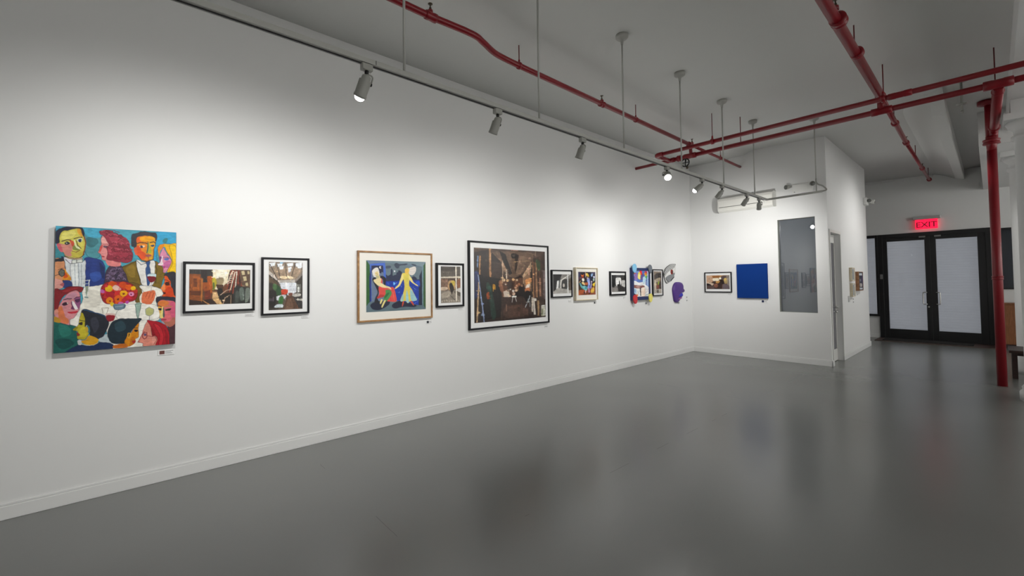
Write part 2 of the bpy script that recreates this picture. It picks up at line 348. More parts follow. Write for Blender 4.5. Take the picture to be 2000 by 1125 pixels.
FRAMES={'dinner': ('L', -0.399, 0.266, 1.053, 1.928, 0.045),
 'ladders': ('L', 0.314, 0.821, 1.286, 1.701, 0.032),
 'skylight': ('L', 0.874, 1.278, 1.237, 1.753, 0.032),
 'women': ('L', 1.75, 2.636, 1.114, 1.85, 0.03),
 'loft': ('L', 2.691, 3.087, 1.224, 1.745, 0.032),
 'studio': ('L', 3.159, 4.61, 0.923, 2.034, 0.035),
 'grey': ('L', 4.677, 5.144, 1.277, 1.689, 0.032),
 'dance': ('L', 5.202, 5.767, 1.217, 1.733, 0.05),
 'dark': ('L', 6.141, 6.617, 1.271, 1.682, 0.032),
 'collage': ('L', 6.777, 7.38, 1.168, 1.751, 0.055),
 'narrow': ('L', 7.525, 7.905, 1.224, 1.735, 0.032),
 'warm': ('B', -3.943, -3.412, 1.265, 1.68, 0.03),
 'blue': ('B', -3.309, -2.773, 1.157, 1.824, 0.04),
 'greytop': ('S', 10.761, 11.005, 1.468, 1.734, 0.05),
 'greybot': ('S', 10.779, 10.989, 1.158, 1.425, 0.05),
 'dog': ('S', 11.337, 11.757, 1.266, 1.66, 0.06)}
WHITE_MASK=[(7.988, 1.704), (8.06, 1.769), (8.175, 1.819), (8.282, 1.849), (8.435, 1.85), (8.444, 1.771), (8.437, 1.7), (8.368, 1.594), (8.267, 1.533), (8.141, 1.473), (8.072, 1.462), (8.022, 1.5), (7.983, 1.577), (7.957, 1.653)]
PURPLE_MASK=[(8.33, 1.402), (8.368, 1.445), (8.442, 1.48), (8.571, 1.483), (8.683, 1.46), (8.728, 1.415), (8.734, 1.352), (8.771, 1.329), (8.779, 1.302), (8.74, 1.276), (8.635, 1.264), (8.631, 1.251), (8.652, 1.215), (8.679, 1.205), (8.65, 1.193), (8.613, 1.185), (8.615, 1.158), (8.573, 1.133), (8.534, 1.099), (8.487, 1.07), (8.423, 1.068), (8.361, 1.1), (8.334, 1.175), (8.307, 1.289), (8.306, 1.35)]
WM_EYE=[(8.24, 1.689)]
WM_GREY=[(8.006, 1.568), (8.111, 1.619), (8.289, 1.655), (8.361, 1.673), (8.321, 1.594), (8.23, 1.542), (8.123, 1.491), (8.072, 1.508)]
WM_BAND=[(7.941, 1.644), (7.969, 1.704), (8.04, 1.769), (8.155, 1.818), (8.262, 1.848), (8.415, 1.849), (8.33, 1.769), (8.186, 1.723), (8.062, 1.671), (7.965, 1.61)]
WM_DARK=[(8.185, 1.525), (8.321, 1.594), (8.33, 1.581), (8.247, 1.533), (8.193, 1.503)]
PM_BLUE=[(8.456, 1.198), (8.542, 1.258), (8.631, 1.256), (8.655, 1.21), (8.612, 1.18), (8.538, 1.178)]
PM_PINK=[(8.454, 1.145), (8.537, 1.169), (8.612, 1.172), (8.573, 1.142), (8.48, 1.127)]
ART={}
ART['dinner'] = (330, 380, (74, 154, 172), 0.0035, 0.15, (-0.399, 0.266, 1.053, 1.928), [
 (1,79,143,152,0,222,22,334,16,337,230,241,233,218,122),
 (1,58,112,120,0,233,87,307,84,322,127,271,163,234,140),
 (1,74,163,192,0,214,11,324,0,339,19,335,78,233,73),
 (1,58,156,196,0,821,4,1008,0,1009,112,903,100,828,155,819,260,792,260,796,156,821,51),
 (1,58,122,128,0,881,64,919,57,909,95,876,96),
 (1,74,160,189,0,-2,0,32,-2,12,69,-1,47),
 (1,61,133,144,0,-4,154,18,176,62,217,60,250,-2,256),
 (1,234,231,220,0,204,520,245,476,374,466,575,445,669,480,852,506,878,579,829,625,855,770,770,813,701,1014,448,1005,338,957,402,850,117,811,105,734,205,608),
 (1,220,216,204,0,246,520,342,522,344,634,237,653,215,586),
 (1,240,237,228,0,555,641,817,649,831,769,489,753),
 (1,69,53,72,0,373,444,383,387,404,325,448,296,505,301,539,341,563,398,575,450,484,461,395,461),
 (1,93,72,96,0,427,342,471,330,483,375,438,387),
 (1,106,85,112,0,494,364,528,375,518,410),
 (1,50,40,58,0,394,387,428,398,417,432),
 (1,50,40,58,0,466,387,500,398,484,433),
 (1,38,57,122,0,220,250,305,251,365,275,383,342,379,444,352,468,235,484,202,432,222,344),
 (1,52,80,154,0,265,376,339,365,351,421,287,443),
 (1,30,44,92,0,338,286,373,320,375,421,351,387),
 (1,42,46,80,0,47,248,77,269,94,366,116,475,61,474,64,367),
 (1,207,212,214,0,66,242,117,274,200,283,226,266,231,366,222,482,126,483,94,399,72,291),
 (1,223,226,224,0,113,290,169,289,177,476,131,475),
 (1,212,184,144,0,75,226,190,233,191,261,102,263),
 (1,201,192,88,0,27,69,46,40,98,25,178,13,196,41,208,69,220,107,223,179,211,227,177,247,137,253,102,244,75,236,57,208,27,181,26,116),
 (1,201,132,120,0,26,139,65,147,117,135,127,187,114,206,119,239,80,235,57,203,35,171),
 (1,189,176,74,0,114,211,145,210,190,194,212,199,204,232,168,247,133,248),
 (1,212,154,56,0,155,24,182,20,201,60,197,84,174,61),
 (1,216,208,112,0,55,58,133,35,152,62,112,98,47,105),
 (1,36,38,58,0,-1,79,1,47,24,27,58,11,97,1,142,1,186,3,207,26,210,79,196,55,182,18,142,18,89,33,50,42,33,68,27,97,30,129,13,144,2,131),
 (1,200,96,106,0,11,153,26,139,44,162,57,203,40,204,22,176),
 (2,58,42,40,66,47,122,77,111,113,109),
 (2,58,42,40,54,139,99,161,88,197,84),
 (1,192,80,56,0,104,112,130,116,140,144,131,163,118,149),
 (1,46,46,52,0,63,137,82,122,104,131,96,145,74,149),
 (1,176,176,160,0,73,132,84,132,82,141),
 (1,200,208,184,0,161,105,197,91,200,113,175,123),
 (1,42,48,72,0,172,104,193,99,193,118,177,121),
 (1,216,220,176,0,135,106,144,110,158,148,185,171,180,178,158,172,142,144),
 (1,122,132,64,0,131,158,144,148,158,172,185,178,158,191,129,184),
 (2,60,64,48,42,157,115,167,152,192,170),
 (2,138,80,40,67,213,83,224,121,222,179,211,223),
 (2,106,58,40,46,123,201,154,204,183,187),
 (2,74,52,32,46,67,236,102,254,146,260,191,247,213,222),
 (1,220,216,224,0,71,245,102,263,124,272,120,296,94,287,76,264),
 (1,212,216,208,0,124,272,155,267,191,256,206,251,205,285,164,290,125,300),
 (2,58,64,72,33,76,264,103,291,125,300,124,272,160,268,160,293,125,300),
 (2,58,64,72,33,160,271,204,254,205,285,160,293),
 (2,138,152,160,29,147,302,151,385,149,470),
 (2,138,152,160,29,175,302,178,385,176,471),
 (2,138,152,160,29,197,302,201,385,199,471),
 (1,216,138,136,0,345,82,358,62,401,70,426,113,432,157,472,295,419,306,405,271,357,258,352,233,344,214,323,202,321,195,337,170,345,136,344,102),
 (1,224,160,154,0,349,82,387,70,402,114,364,130,347,116),
 (1,216,128,126,0,392,240,498,272,499,312,404,308),
 (1,200,80,74,0,348,141,360,150,346,185,328,200,334,175),
 (1,168,58,64,0,352,224,375,228,371,238,354,234),
 (1,106,74,88,0,364,145,403,148,388,164,367,157),
 (2,154,80,88,39,360,135,388,132,422,143),
 (1,142,47,63,0,334,27,377,14,433,16,455,38,512,52,570,96,589,154,613,211,602,264,561,280,504,278,437,267,392,251,405,206,391,161,412,137,390,104,362,65,336,50),
 (1,168,60,76,0,411,69,479,77,525,121,457,135),
 (1,156,52,68,0,435,170,525,167,572,224,481,238),
 (1,116,34,47,0,479,112,571,143,583,200,514,179),
 (1,178,70,86,0,407,149,435,159,430,216,408,194),
 (1,122,36,51,0,378,36,433,33,445,67,400,69),
 (2,94,24,36,50,444,46,456,34,469,36,479,40),
 (2,168,64,80,30,438,48,449,42,460,44,470,54),
 (2,94,24,36,30,437,18,446,11,454,13,461,19),
 (2,108,28,42,30,456,29,468,21,480,22,491,29),
 (2,168,64,80,30,429,54,435,44,441,46,447,52),
 (2,168,64,80,30,519,81,531,69,542,71,553,80),
 (2,122,36,51,41,524,86,532,82,541,84,549,89),
 (2,108,28,42,50,475,72,486,62,497,64,507,71),
 (2,122,36,51,30,489,88,499,81,509,83,518,92),
 (2,94,24,36,40,481,98,488,87,494,89,500,94),
 (2,108,28,42,41,546,123,557,120,569,121,578,127),
 (2,184,80,96,41,553,121,565,113,578,115,589,125),
 (2,122,36,51,41,519,127,530,124,541,126,551,137),
 (2,168,64,80,41,511,125,522,120,533,122,543,131),
 (2,108,28,42,51,515,137,523,133,532,135,540,144),
 (2,154,56,72,51,587,180,594,169,601,171,607,176),
 (2,94,24,36,41,572,180,580,176,589,178,596,189),
 (2,168,64,80,31,566,205,575,193,584,195,592,204),
 (2,168,64,80,41,539,204,549,198,559,200,567,204),
 (2,154,56,72,31,548,181,561,169,575,171,587,178),
 (2,122,36,51,41,557,244,567,237,578,239,587,245),
 (2,94,24,36,41,546,258,560,247,574,249,587,255),
 (2,154,56,72,41,556,233,567,229,578,231,588,241),
 (2,122,36,51,41,555,240,562,232,569,234,575,244),
 (2,94,24,36,41,569,231,583,220,597,222,610,228),
 (2,122,36,51,40,485,264,495,255,505,257,514,265),
 (2,122,36,51,40,513,255,526,247,538,249,549,258),
 (2,94,24,36,40,513,247,526,236,539,238,550,249),
 (2,122,36,51,40,505,248,513,243,520,245,527,250),
 (2,154,56,72,51,508,247,519,238,530,241,540,248),
 (2,94,24,36,30,449,257,460,253,471,255,481,263),
 (2,168,64,80,50,447,240,459,231,472,233,482,244),
 (2,108,28,42,40,463,242,476,230,490,232,501,240),
 (2,94,24,36,50,448,243,457,240,466,242,474,248),
 (2,122,36,51,40,457,249,465,238,474,240,482,249),
 (2,122,36,51,30,423,232,434,226,444,228,454,236),
 (2,168,64,80,40,445,207,454,201,463,203,471,211),
 (2,184,80,96,50,427,215,434,208,442,210,448,216),
 (2,94,24,36,30,400,201,412,195,425,197,436,203),
 (2,154,56,72,40,444,217,452,210,461,212,469,223),
 (2,184,80,96,30,407,172,419,163,430,165,440,171),
 (2,122,36,51,40,434,170,443,163,453,165,461,171),
 (2,184,80,96,30,407,156,418,150,429,152,439,162),
 (2,122,36,51,30,425,157,435,146,446,148,455,157),
 (2,122,36,51,40,401,163,408,156,416,158,422,169),
 (2,108,28,42,30,428,129,441,120,454,121,465,128),
 (2,154,56,72,30,435,107,443,100,452,102,459,109),
 (2,122,36,51,50,448,116,455,109,461,111,467,122),
 (2,184,80,96,50,455,115,462,107,468,109,474,118),
 (2,184,80,96,40,433,112,446,105,459,107,471,117),
 (2,108,28,42,40,446,154,459,144,472,146,483,155),
 (2,122,36,51,30,458,147,471,143,483,145,494,154),
 (2,184,80,96,50,484,175,495,167,505,169,515,174),
 (2,108,28,42,50,481,153,488,142,495,144,501,150),
 (2,184,80,96,30,462,139,472,135,481,137,490,142),
 (2,168,64,80,40,499,217,506,208,513,210,519,217),
 (2,108,28,42,50,469,190,482,185,494,187,505,195),
 (2,154,56,72,50,499,208,507,205,516,207,524,214),
 (2,94,24,36,50,499,185,506,178,513,180,519,187),
 (2,122,36,51,30,500,219,508,211,515,213,522,222),
 (2,168,64,80,40,386,71,397,67,407,69,416,75),
 (2,168,64,80,40,408,49,421,42,435,44,447,50),
 (2,154,56,72,50,380,37,389,34,398,36,406,46),
 (2,184,80,96,40,398,61,407,49,417,51,425,56),
 (2,168,64,80,40,400,61,409,52,418,54,426,60),
 (2,168,64,80,30,344,57,355,48,366,50,376,56),
 (2,94,24,36,40,375,32,388,21,401,23,413,29),
 (2,94,24,36,40,376,35,385,24,393,26,400,32),
 (2,168,64,80,40,345,52,352,49,360,51,367,55),
 (2,184,80,96,50,348,29,358,20,368,21,377,25),
 (2,184,80,96,40,461,80,472,73,483,75,493,80),
 (2,184,80,96,40,448,51,457,47,466,49,474,55),
 (2,168,64,80,30,455,54,463,47,472,49,479,53),
 (2,94,24,36,30,480,62,493,53,507,55,519,62),
 (2,122,36,51,40,484,53,495,44,507,45,517,55),
 (2,168,64,80,51,510,165,517,161,524,163,529,171),
 (2,184,80,96,41,548,171,557,166,566,168,574,178),
 (2,94,24,36,30,536,170,544,159,552,161,560,170),
 (2,108,28,42,40,525,199,531,190,537,192,543,199),
 (2,154,56,72,51,494,180,508,174,522,176,535,181),
 (2,184,80,96,30,489,128,499,119,509,120,518,129),
 (2,184,80,96,40,515,119,521,113,528,115,534,120),
 (2,154,56,72,50,490,128,498,121,506,123,513,131),
 (2,154,56,72,30,493,105,500,97,508,99,514,109),
 (2,184,80,96,40,495,94,505,86,516,88,525,94),
 (2,122,36,51,50,450,195,464,188,477,190,489,200),
 (2,108,28,42,40,437,176,446,166,454,168,462,175),
 (2,108,28,42,40,433,177,441,165,449,167,457,176),
 (2,94,24,36,30,441,190,449,180,457,182,464,193),
 (2,184,80,96,50,464,166,477,164,489,166,500,172),
 (2,44,34,52,60,491,417,498,408,507,410,509,418),
 (2,44,34,52,50,397,377,404,368,413,370,415,378),
 (2,90,72,96,40,472,364,478,355,487,357,490,365),
 (2,90,72,96,50,411,385,417,375,426,378,428,386),
 (2,122,104,132,40,396,390,402,381,411,383,413,391),
 (2,90,72,96,60,409,369,416,360,425,362,427,370),
 (2,106,88,116,50,393,388,400,379,409,381,411,389),
 (2,106,88,116,60,419,369,426,360,435,362,437,370),
 (2,44,34,52,50,480,346,486,337,495,339,498,347),
 (2,106,88,116,50,467,347,473,338,482,340,485,348),
 (2,52,42,64,40,502,377,508,368,517,370,520,378),
 (2,106,88,116,50,439,379,445,369,454,372,457,380),
 (2,44,34,52,60,476,347,483,338,492,340,495,348),
 (2,52,42,64,61,527,388,534,379,543,381,545,389),
 (2,106,88,116,40,515,406,521,397,531,399,533,407),
 (2,52,42,64,60,396,394,402,385,411,387,413,395),
 (2,106,88,116,40,519,372,526,363,535,365,537,373),
 (2,122,104,132,60,430,351,437,342,446,344,448,352),
 (2,106,88,116,50,443,413,449,404,458,406,461,414),
 (2,44,34,52,60,441,356,448,347,457,349,459,357),
 (2,106,88,116,40,462,367,468,358,478,360,480,368),
 (2,106,88,116,50,461,332,467,323,476,325,479,333),
 (2,106,88,116,50,405,410,412,400,421,403,423,411),
 (2,122,104,132,60,460,381,466,372,475,374,478,382),
 (2,122,104,132,60,490,339,497,330,506,332,508,340),
 (2,44,34,52,50,481,420,488,411,497,414,499,422),
 (2,122,104,132,50,489,397,496,388,505,390,507,398),
 (2,52,42,64,50,463,390,470,381,479,383,481,391),
 (2,122,104,132,61,534,421,541,412,550,414,553,422),
 (2,44,34,52,60,452,437,458,428,467,430,470,438),
 (2,90,72,96,40,502,351,509,342,518,344,520,352),
 (2,122,104,132,60,395,416,402,407,411,409,413,417),
 (2,52,42,64,50,517,435,524,426,533,428,535,436),
 (2,122,104,132,60,442,419,448,410,457,412,460,420),
 (2,44,34,52,40,472,383,479,374,488,376,490,384),
 (2,122,104,132,50,426,439,433,430,441,432,444,440),
 (2,52,42,64,50,447,328,453,319,462,321,465,329),
 (2,106,88,116,60,417,402,423,393,432,395,434,403),
 (2,44,34,52,60,479,372,486,362,495,365,497,373),
 (2,90,72,96,40,520,406,527,397,536,399,539,407),
 (2,90,72,96,50,519,351,526,342,535,344,538,352),
 (2,106,88,116,40,506,336,512,327,522,329,524,337),
 (2,106,88,116,60,483,415,489,406,499,408,501,416),
 (2,122,104,132,60,400,392,406,383,415,386,418,393),
 (2,52,42,64,60,449,354,456,345,465,347,467,355),
 (2,52,42,64,50,477,355,483,346,492,348,495,356),
 (2,90,72,96,40,404,429,410,420,419,422,421,430),
 (2,90,72,96,60,451,345,458,335,467,338,469,346),
 (2,52,42,64,40,471,392,478,383,487,385,489,393),
 (2,90,72,96,60,437,339,444,330,453,332,455,340),
 (1,119,96,30,0,522,323,550,300,631,264,667,275,799,260,849,289,894,337,900,386,876,434,852,512,802,487,669,474,634,503,587,456,557,387),
 (1,109,85,32,0,587,445,669,474,692,527,701,586,677,619,636,611,647,527),
 (1,138,112,40,0,551,329,620,299,633,398,586,398),
 (1,226,224,218,0,643,257,714,274,799,260,806,338,790,472,693,471,675,433,658,363),
 (1,47,79,128,0,726,274,763,267,757,297,764,338,770,386,759,463,741,477,734,422,725,339,736,303),
 (2,58,48,24,41,640,263,651,339,687,469),
 (2,58,48,24,42,809,266,822,338,814,458),
 (2,58,48,24,41,528,318,585,294,643,263),
 (1,217,130,44,0,638,80,653,59,720,43,805,47,813,78,809,125,796,172,792,240,765,256,723,262,682,252,656,217,635,197,632,162,639,126),
 (1,220,160,48,0,736,50,805,47,813,83,806,130,791,172,786,245,755,256,749,199,764,168,742,107),
 (1,216,83,44,0,639,141,670,135,681,171,723,200,723,241,682,247,650,212),
 (1,216,96,44,0,643,75,679,58,674,104,649,115),
 (1,232,160,24,0,674,63,763,51,795,63,763,90,680,94),
 (1,53,53,60,0,598,133,595,62,607,36,653,21,678,9,751,11,805,15,824,41,821,72,808,88,805,57,762,44,720,43,658,59,641,85,639,121,624,162,614,147),
 (1,208,96,64,0,619,157,634,152,645,187,650,212,635,213,622,183),
 (2,58,42,32,59,646,117,680,107,721,107,737,113),
 (2,58,42,32,59,763,101,795,94,810,103),
 (1,224,200,168,0,667,135,690,127,716,133,696,147,672,145),
 (1,46,53,80,0,672,132,690,129,696,147,678,153),
 (1,42,64,88,0,764,129,790,120,801,128,785,141),
 (1,74,106,80,0,737,107,747,104,743,194,728,195,730,184),
 (1,168,168,56,0,747,106,758,121,775,188,765,199,738,194,748,168),
 (1,154,85,88,0,723,215,754,209,775,214,770,225,739,231),
 (2,90,48,24,45,656,222,692,257,734,266,786,250),
 (2,80,88,96,41,649,263,685,298,726,279),
 (1,232,176,32,0,834,181,830,145,849,118,887,109,936,112,1009,120,1012,363,923,361,939,310,960,257,949,225,915,179,893,137,871,143,850,176,842,238),
 (1,240,196,34,0,936,125,998,139,1009,352,939,358,966,278,960,204),
 (1,224,136,40,0,834,181,833,139,865,115,892,116,855,165,845,217),
 (1,212,138,166,0,850,207,876,143,899,169,932,215,955,252,950,289,928,331,906,361,885,361,884,332,878,306,835,296,832,288,851,259,845,228),
 (1,192,104,152,0,884,280,938,257,949,278,928,321,895,311),
 (1,236,220,224,0,861,228,875,217,870,259,878,290,835,295,851,270),
 (1,122,74,128,0,845,223,864,230,851,264,843,254),
 (1,90,112,176,0,889,243,916,232,938,242,916,258,894,253),
 (2,80,56,96,41,883,232,910,226,938,234),
 (1,176,68,124,0,878,306,900,308,900,324,884,327),
 (1,220,90,40,0,894,398,919,385,952,422,959,483,1002,532,1002,587,878,576,890,549,871,530,852,518,870,488,895,452),
 (1,232,138,80,0,870,488,895,458,902,519,865,524,854,516),
 (1,46,44,52,0,890,386,925,361,1002,367,1005,557,972,538,958,459,920,398),
 (1,74,32,24,0,901,455,933,446,946,477,908,476),
 (2,64,28,24,42,888,428,920,432,946,449),
 (1,204,68,32,0,914,501,965,495,979,569,903,569),
 (1,80,24,24,0,871,536,909,543,890,555),
 (1,232,228,216,0,669,480,753,481,852,506,884,555,828,580,803,529,730,540,688,510),
 (1,232,224,208,0,673,574,697,545,698,622,681,621),
 (1,216,114,76,0,695,586,700,539,730,528,803,523,813,553,804,601,768,641,719,636,693,621),
 (2,160,58,40,31,748,531,728,581),
 (2,160,58,40,31,776,529,755,590),
 (2,160,58,40,31,801,543,782,591),
 (1,200,220,224,0,746,378,813,375,811,410,752,412),
 (1,122,26,40,0,744,398,811,398,809,431,783,451,759,445,746,422),
 (2,176,176,176,31,781,451,776,529),
 (2,74,90,104,26,746,380,779,374,813,377),
 (1,207,143,102,0,-4,282,47,259,72,291,78,345,120,426,60,431,65,453,61,485,11,501,-3,495),
 (1,216,144,42,0,73,345,88,356,121,427,65,432,59,410),
 (1,200,80,32,0,77,367,99,399,64,415),
 (1,216,154,144,0,0,421,60,442,56,485,0,495),
 (1,42,42,48,0,-4,271,47,256,65,275,-4,288),
 (1,44,58,112,0,65,434,115,434,129,477,66,487),
 (1,102,102,92,0,29,362,48,343,73,356,74,388,54,404,34,388),
 (2,44,44,48,38,29,362,48,343,73,356,74,388,54,404,34,388,29,362),
 (2,44,44,48,38,-2,394,31,383),
 (2,44,44,48,38,26,345,63,336),
 (1,176,90,96,0,40,460,68,450,66,475,45,469),
 (1,30,96,88,0,-8,757,59,763,122,782,167,798,147,823,172,851,179,946,111,987,-8,1003),
 (1,42,116,104,0,35,780,108,794,128,858,61,874),
 (1,23,74,72,0,13,897,109,893,149,933,62,973),
 (1,207,138,144,0,32,630,93,538,122,518,162,511,189,540,193,620,184,672,146,728,116,743,117,784,78,772,39,757,10,717,4,665),
 (1,212,120,80,0,28,651,56,631,72,678,87,720,106,737,102,773,44,755,34,713),
 (1,192,138,154,0,55,589,103,544,152,524,172,566,118,581),
 (1,124,31,38,0,-3,506,54,501,102,481,161,479,206,487,209,509,192,530,162,513,122,519,93,538,69,553,46,589,28,651,0,660),
 (1,150,42,48,0,54,517,117,492,176,492,103,518),
 (1,138,80,120,0,153,582,187,561,193,620,179,661,164,634),
 (1,106,48,88,0,124,602,138,602,154,658,125,654,134,634),
 (1,236,228,228,0,133,597,146,597,174,645,174,656,154,655),
 (1,58,32,48,0,58,615,85,601,109,607,100,622,71,629),
 (1,224,200,192,0,94,604,107,607,102,617),
 (1,74,40,72,0,153,587,188,577,188,601,168,606),
 (2,64,32,40,50,67,587,94,576,128,576),
 (2,64,32,40,42,148,579,167,563,190,561),
 (1,192,48,64,0,101,679,130,678,174,671,170,687,130,694,111,690),
 (1,216,144,128,0,2,665,23,656,33,682,17,694),
 (1,184,138,48,0,0,711,44,729,42,762,1,752),
 (1,184,196,200,0,341,910,403,876,447,955,362,944),
 (1,28,47,84,0,101,986,179,946,229,952,311,950,341,939,415,948,456,967,432,1009,260,1008,92,1006),
 (1,208,208,204,0,178,909,203,911,209,944,184,944),
 (1,181,168,50,0,204,683,222,689,233,738,237,802,263,835,253,882,228,907,178,899,173,877,183,867,175,840,141,822,167,798,181,777,190,736),
 (1,200,184,56,0,207,805,237,812,243,876,198,884,182,851),
 (1,34,37,46,0,223,659,306,687,380,717,412,752,417,801,398,854,362,900,310,905,268,878,265,814,247,789,231,801,233,738,220,695,204,683),
 (1,52,54,66,0,276,740,317,731,339,807,309,859,288,815),
 (2,36,80,122,43,219,665,306,690,380,722,412,757),
 (1,58,112,128,0,247,792,267,803,270,846,258,859,242,823),
 (1,192,160,56,0,231,807,252,808,257,835,240,852),
 (1,42,32,32,0,183,772,211,763,211,787,191,783),
 (2,42,36,32,46,188,746,228,756),
 (1,138,48,40,0,173,845,195,865,178,877),
 (1,138,132,32,0,145,823,171,798,177,809,157,830),
 (1,208,154,40,0,203,916,238,908,268,878,333,909,334,936,300,953,229,945),
 (2,200,200,176,33,209,944,239,953,300,955,336,939),
 (1,26,42,52,0,410,873,434,795,489,758,580,753,695,762,656,807,628,840,593,885,566,957,537,963,458,957,425,924),
 (1,40,64,74,0,467,797,534,772,558,836,491,866),
 (1,207,132,32,0,672,798,667,848,671,910,645,931,640,959,612,985,579,994,545,957,561,920,577,887,600,878,622,851,644,819),
 (1,184,106,28,0,611,912,645,931,635,970,590,988),
 (1,216,154,48,0,574,876,600,875,604,906,584,930,571,898),
 (1,80,48,16,0,580,882,593,883,583,913),
 (1,42,26,24,0,633,852,662,854,656,870,636,869),
 (2,48,28,24,39,630,838,664,837),
 (1,168,48,40,0,612,948,644,944,635,968,618,963),
 (1,192,106,40,0,456,975,518,963,562,970,572,1001,467,998),
 (1,74,46,52,0,933,846,1013,816,1015,1016,928,1009,948,970,942,900),
 (1,212,106,112,0,839,627,863,608,917,606,985,617,1007,644,1009,798,994,826,945,847,890,815,883,791,871,791,868,767,850,761,858,698,839,662),
 (1,212,122,64,0,845,622,905,609,942,625,906,659,845,657),
 (1,216,160,64,0,839,662,873,669,859,755,849,709),
 (1,204,90,120,0,954,631,995,632,999,762,956,748),
 (1,176,106,88,0,889,792,944,794,987,761,997,821,945,844,896,815),
 (1,44,44,56,0,819,592,844,575,893,577,1010,585,1010,635,985,615,917,603,863,608,839,629,824,622),
 (1,224,208,128,0,876,669,888,670,886,751,901,757,853,761),
 (1,64,80,88,0,888,670,897,682,902,752,886,751),
 (1,28,32,48,0,843,680,871,675,870,695,846,691),
 (1,58,32,40,0,906,685,961,678,949,698,912,697),
 (2,48,32,32,46,839,659,870,663),
 (2,168,144,48,51,900,667,936,657,967,663),
 (1,168,56,72,0,868,773,919,770,907,784,874,785),
 (1,154,160,176,0,872,789,891,799,903,820,879,810),
 (1,217,138,120,0,741,793,777,832,783,901,801,925,831,927,832,985,814,1009,715,1001,709,970,669,962,664,956,702,890,718,840),
 (1,168,28,40,0,741,783,788,785,859,802,920,840,944,900,948,970,938,1013,826,1007,833,956,822,921,790,924,780,866,768,820),
 (1,192,42,52,0,800,810,860,842,891,919,880,1000,850,997,852,905),
 (1,138,22,32,0,782,832,813,903,792,920),
 (1,138,22,32,0,902,862,930,910,934,992,916,991),
 (1,224,152,136,0,790,924,819,924,827,955,803,995,790,970),
 (2,122,32,48,45,705,896,719,874,742,881,740,921,720,934,705,918,705,896),
 (2,122,32,48,35,740,909,790,924),
 (1,90,74,112,0,716,888,735,889,733,910,719,908),
 (2,168,72,72,34,718,840,702,890,666,956,709,971),
 (2,138,48,48,30,793,927,819,926,825,955,805,991),
 (1,156,34,40,0,347,533,363,477,406,444,484,438,575,445,634,492,656,550,636,597,578,618,487,629,409,630,376,612,353,567),
 (1,192,40,72,0,410,552,405,560,395,560,390,551,395,542,405,543),
 (1,208,72,24,0,547,503,542,513,531,512,526,503,531,494,542,494),
 (1,192,40,72,0,462,508,458,516,448,516,444,508,448,500,457,500),
 (1,184,32,40,0,620,580,614,590,603,589,597,579,602,569,614,569),
 (1,138,24,32,0,436,569,431,579,419,579,413,568,419,558,430,558),
 (1,184,32,40,0,524,514,520,522,512,521,508,514,512,507,520,507),
 (1,192,40,72,0,510,549,505,557,496,557,491,549,496,541,505,541),
 (1,216,80,32,0,458,512,452,522,441,522,435,511,440,501,452,501),
 (1,192,40,72,0,397,532,392,542,380,542,374,532,380,521,391,522),
 (1,200,48,28,0,425,569,419,579,407,579,401,568,407,558,419,558),
 (1,160,24,48,0,480,572,476,578,469,578,466,572,469,566,476,566),
 (1,200,48,28,0,470,522,463,534,450,533,443,521,449,510,463,510),
 (1,184,32,40,0,405,588,401,596,393,595,389,588,393,581,401,581),
 (1,120,20,32,0,543,525,535,538,521,538,513,525,520,512,535,512),
 (1,216,80,32,0,482,548,475,559,463,559,456,547,462,536,475,536),
 (1,224,104,40,0,501,560,498,566,491,566,487,560,491,554,498,554),
 (1,138,24,32,0,395,577,391,585,383,584,379,577,383,569,391,570),
 (1,192,40,72,0,535,547,531,554,523,554,519,547,523,540,531,540),
 (1,216,80,32,0,426,511,419,523,405,523,397,511,404,498,419,498),
 (1,120,20,32,0,517,476,513,483,505,483,501,476,505,469,513,469),
 (1,160,24,48,0,456,552,449,564,436,564,429,552,436,540,449,540),
 (1,184,32,40,0,617,524,612,532,604,532,599,524,603,517,612,517),
 (1,200,48,28,0,405,582,402,588,395,588,392,582,395,576,402,576),
 (1,184,32,40,0,570,582,564,594,551,593,544,582,550,571,564,571),
 (1,200,48,28,0,471,576,467,582,460,582,456,575,460,569,467,569),
 (1,184,32,40,0,541,604,535,614,523,613,518,603,523,593,535,593),
 (1,192,40,72,0,448,576,441,587,428,587,421,575,428,564,441,564),
 (1,138,24,32,0,567,577,563,585,553,585,549,576,553,568,562,569),
 (1,216,80,32,0,523,603,519,610,511,610,507,603,511,596,519,596),
 (1,120,20,32,0,440,485,433,497,420,497,413,485,419,473,433,473),
 (1,200,48,28,0,434,498,430,504,422,504,419,498,422,491,430,491),
 (1,120,20,32,0,437,529,433,537,424,537,420,529,424,521,433,521),
 (1,160,24,48,0,558,472,553,482,542,482,536,472,541,462,552,463),
 (1,138,24,32,0,636,497,631,505,622,504,618,497,622,489,631,489),
 (1,200,48,28,0,388,502,383,510,375,510,370,502,375,494,383,494),
 (1,184,32,40,0,562,514,558,521,551,521,547,514,551,508,558,508),
 (1,184,32,40,0,448,556,444,563,436,563,432,556,436,549,444,549),
 (1,138,24,32,0,435,582,432,588,424,588,421,581,424,575,432,575),
 (1,224,104,40,0,574,581,568,592,555,591,549,581,555,570,567,570),
 (1,138,24,32,0,470,470,465,480,454,480,448,470,453,460,465,460),
 (1,224,104,40,0,599,506,592,517,580,517,573,506,579,495,592,495),
 (1,200,48,28,0,530,531,525,540,514,540,508,531,514,521,524,522),
 (1,200,48,28,0,496,483,492,490,485,490,481,483,485,477,492,477),
 (1,138,24,32,0,397,510,391,522,378,521,372,510,378,499,390,499),
 (1,192,40,72,0,586,508,579,520,564,520,557,507,564,495,578,495),
 (1,184,32,40,0,576,493,569,505,555,504,548,492,555,480,568,480),
 (1,120,20,32,0,409,501,404,510,395,510,390,501,395,493,404,493),
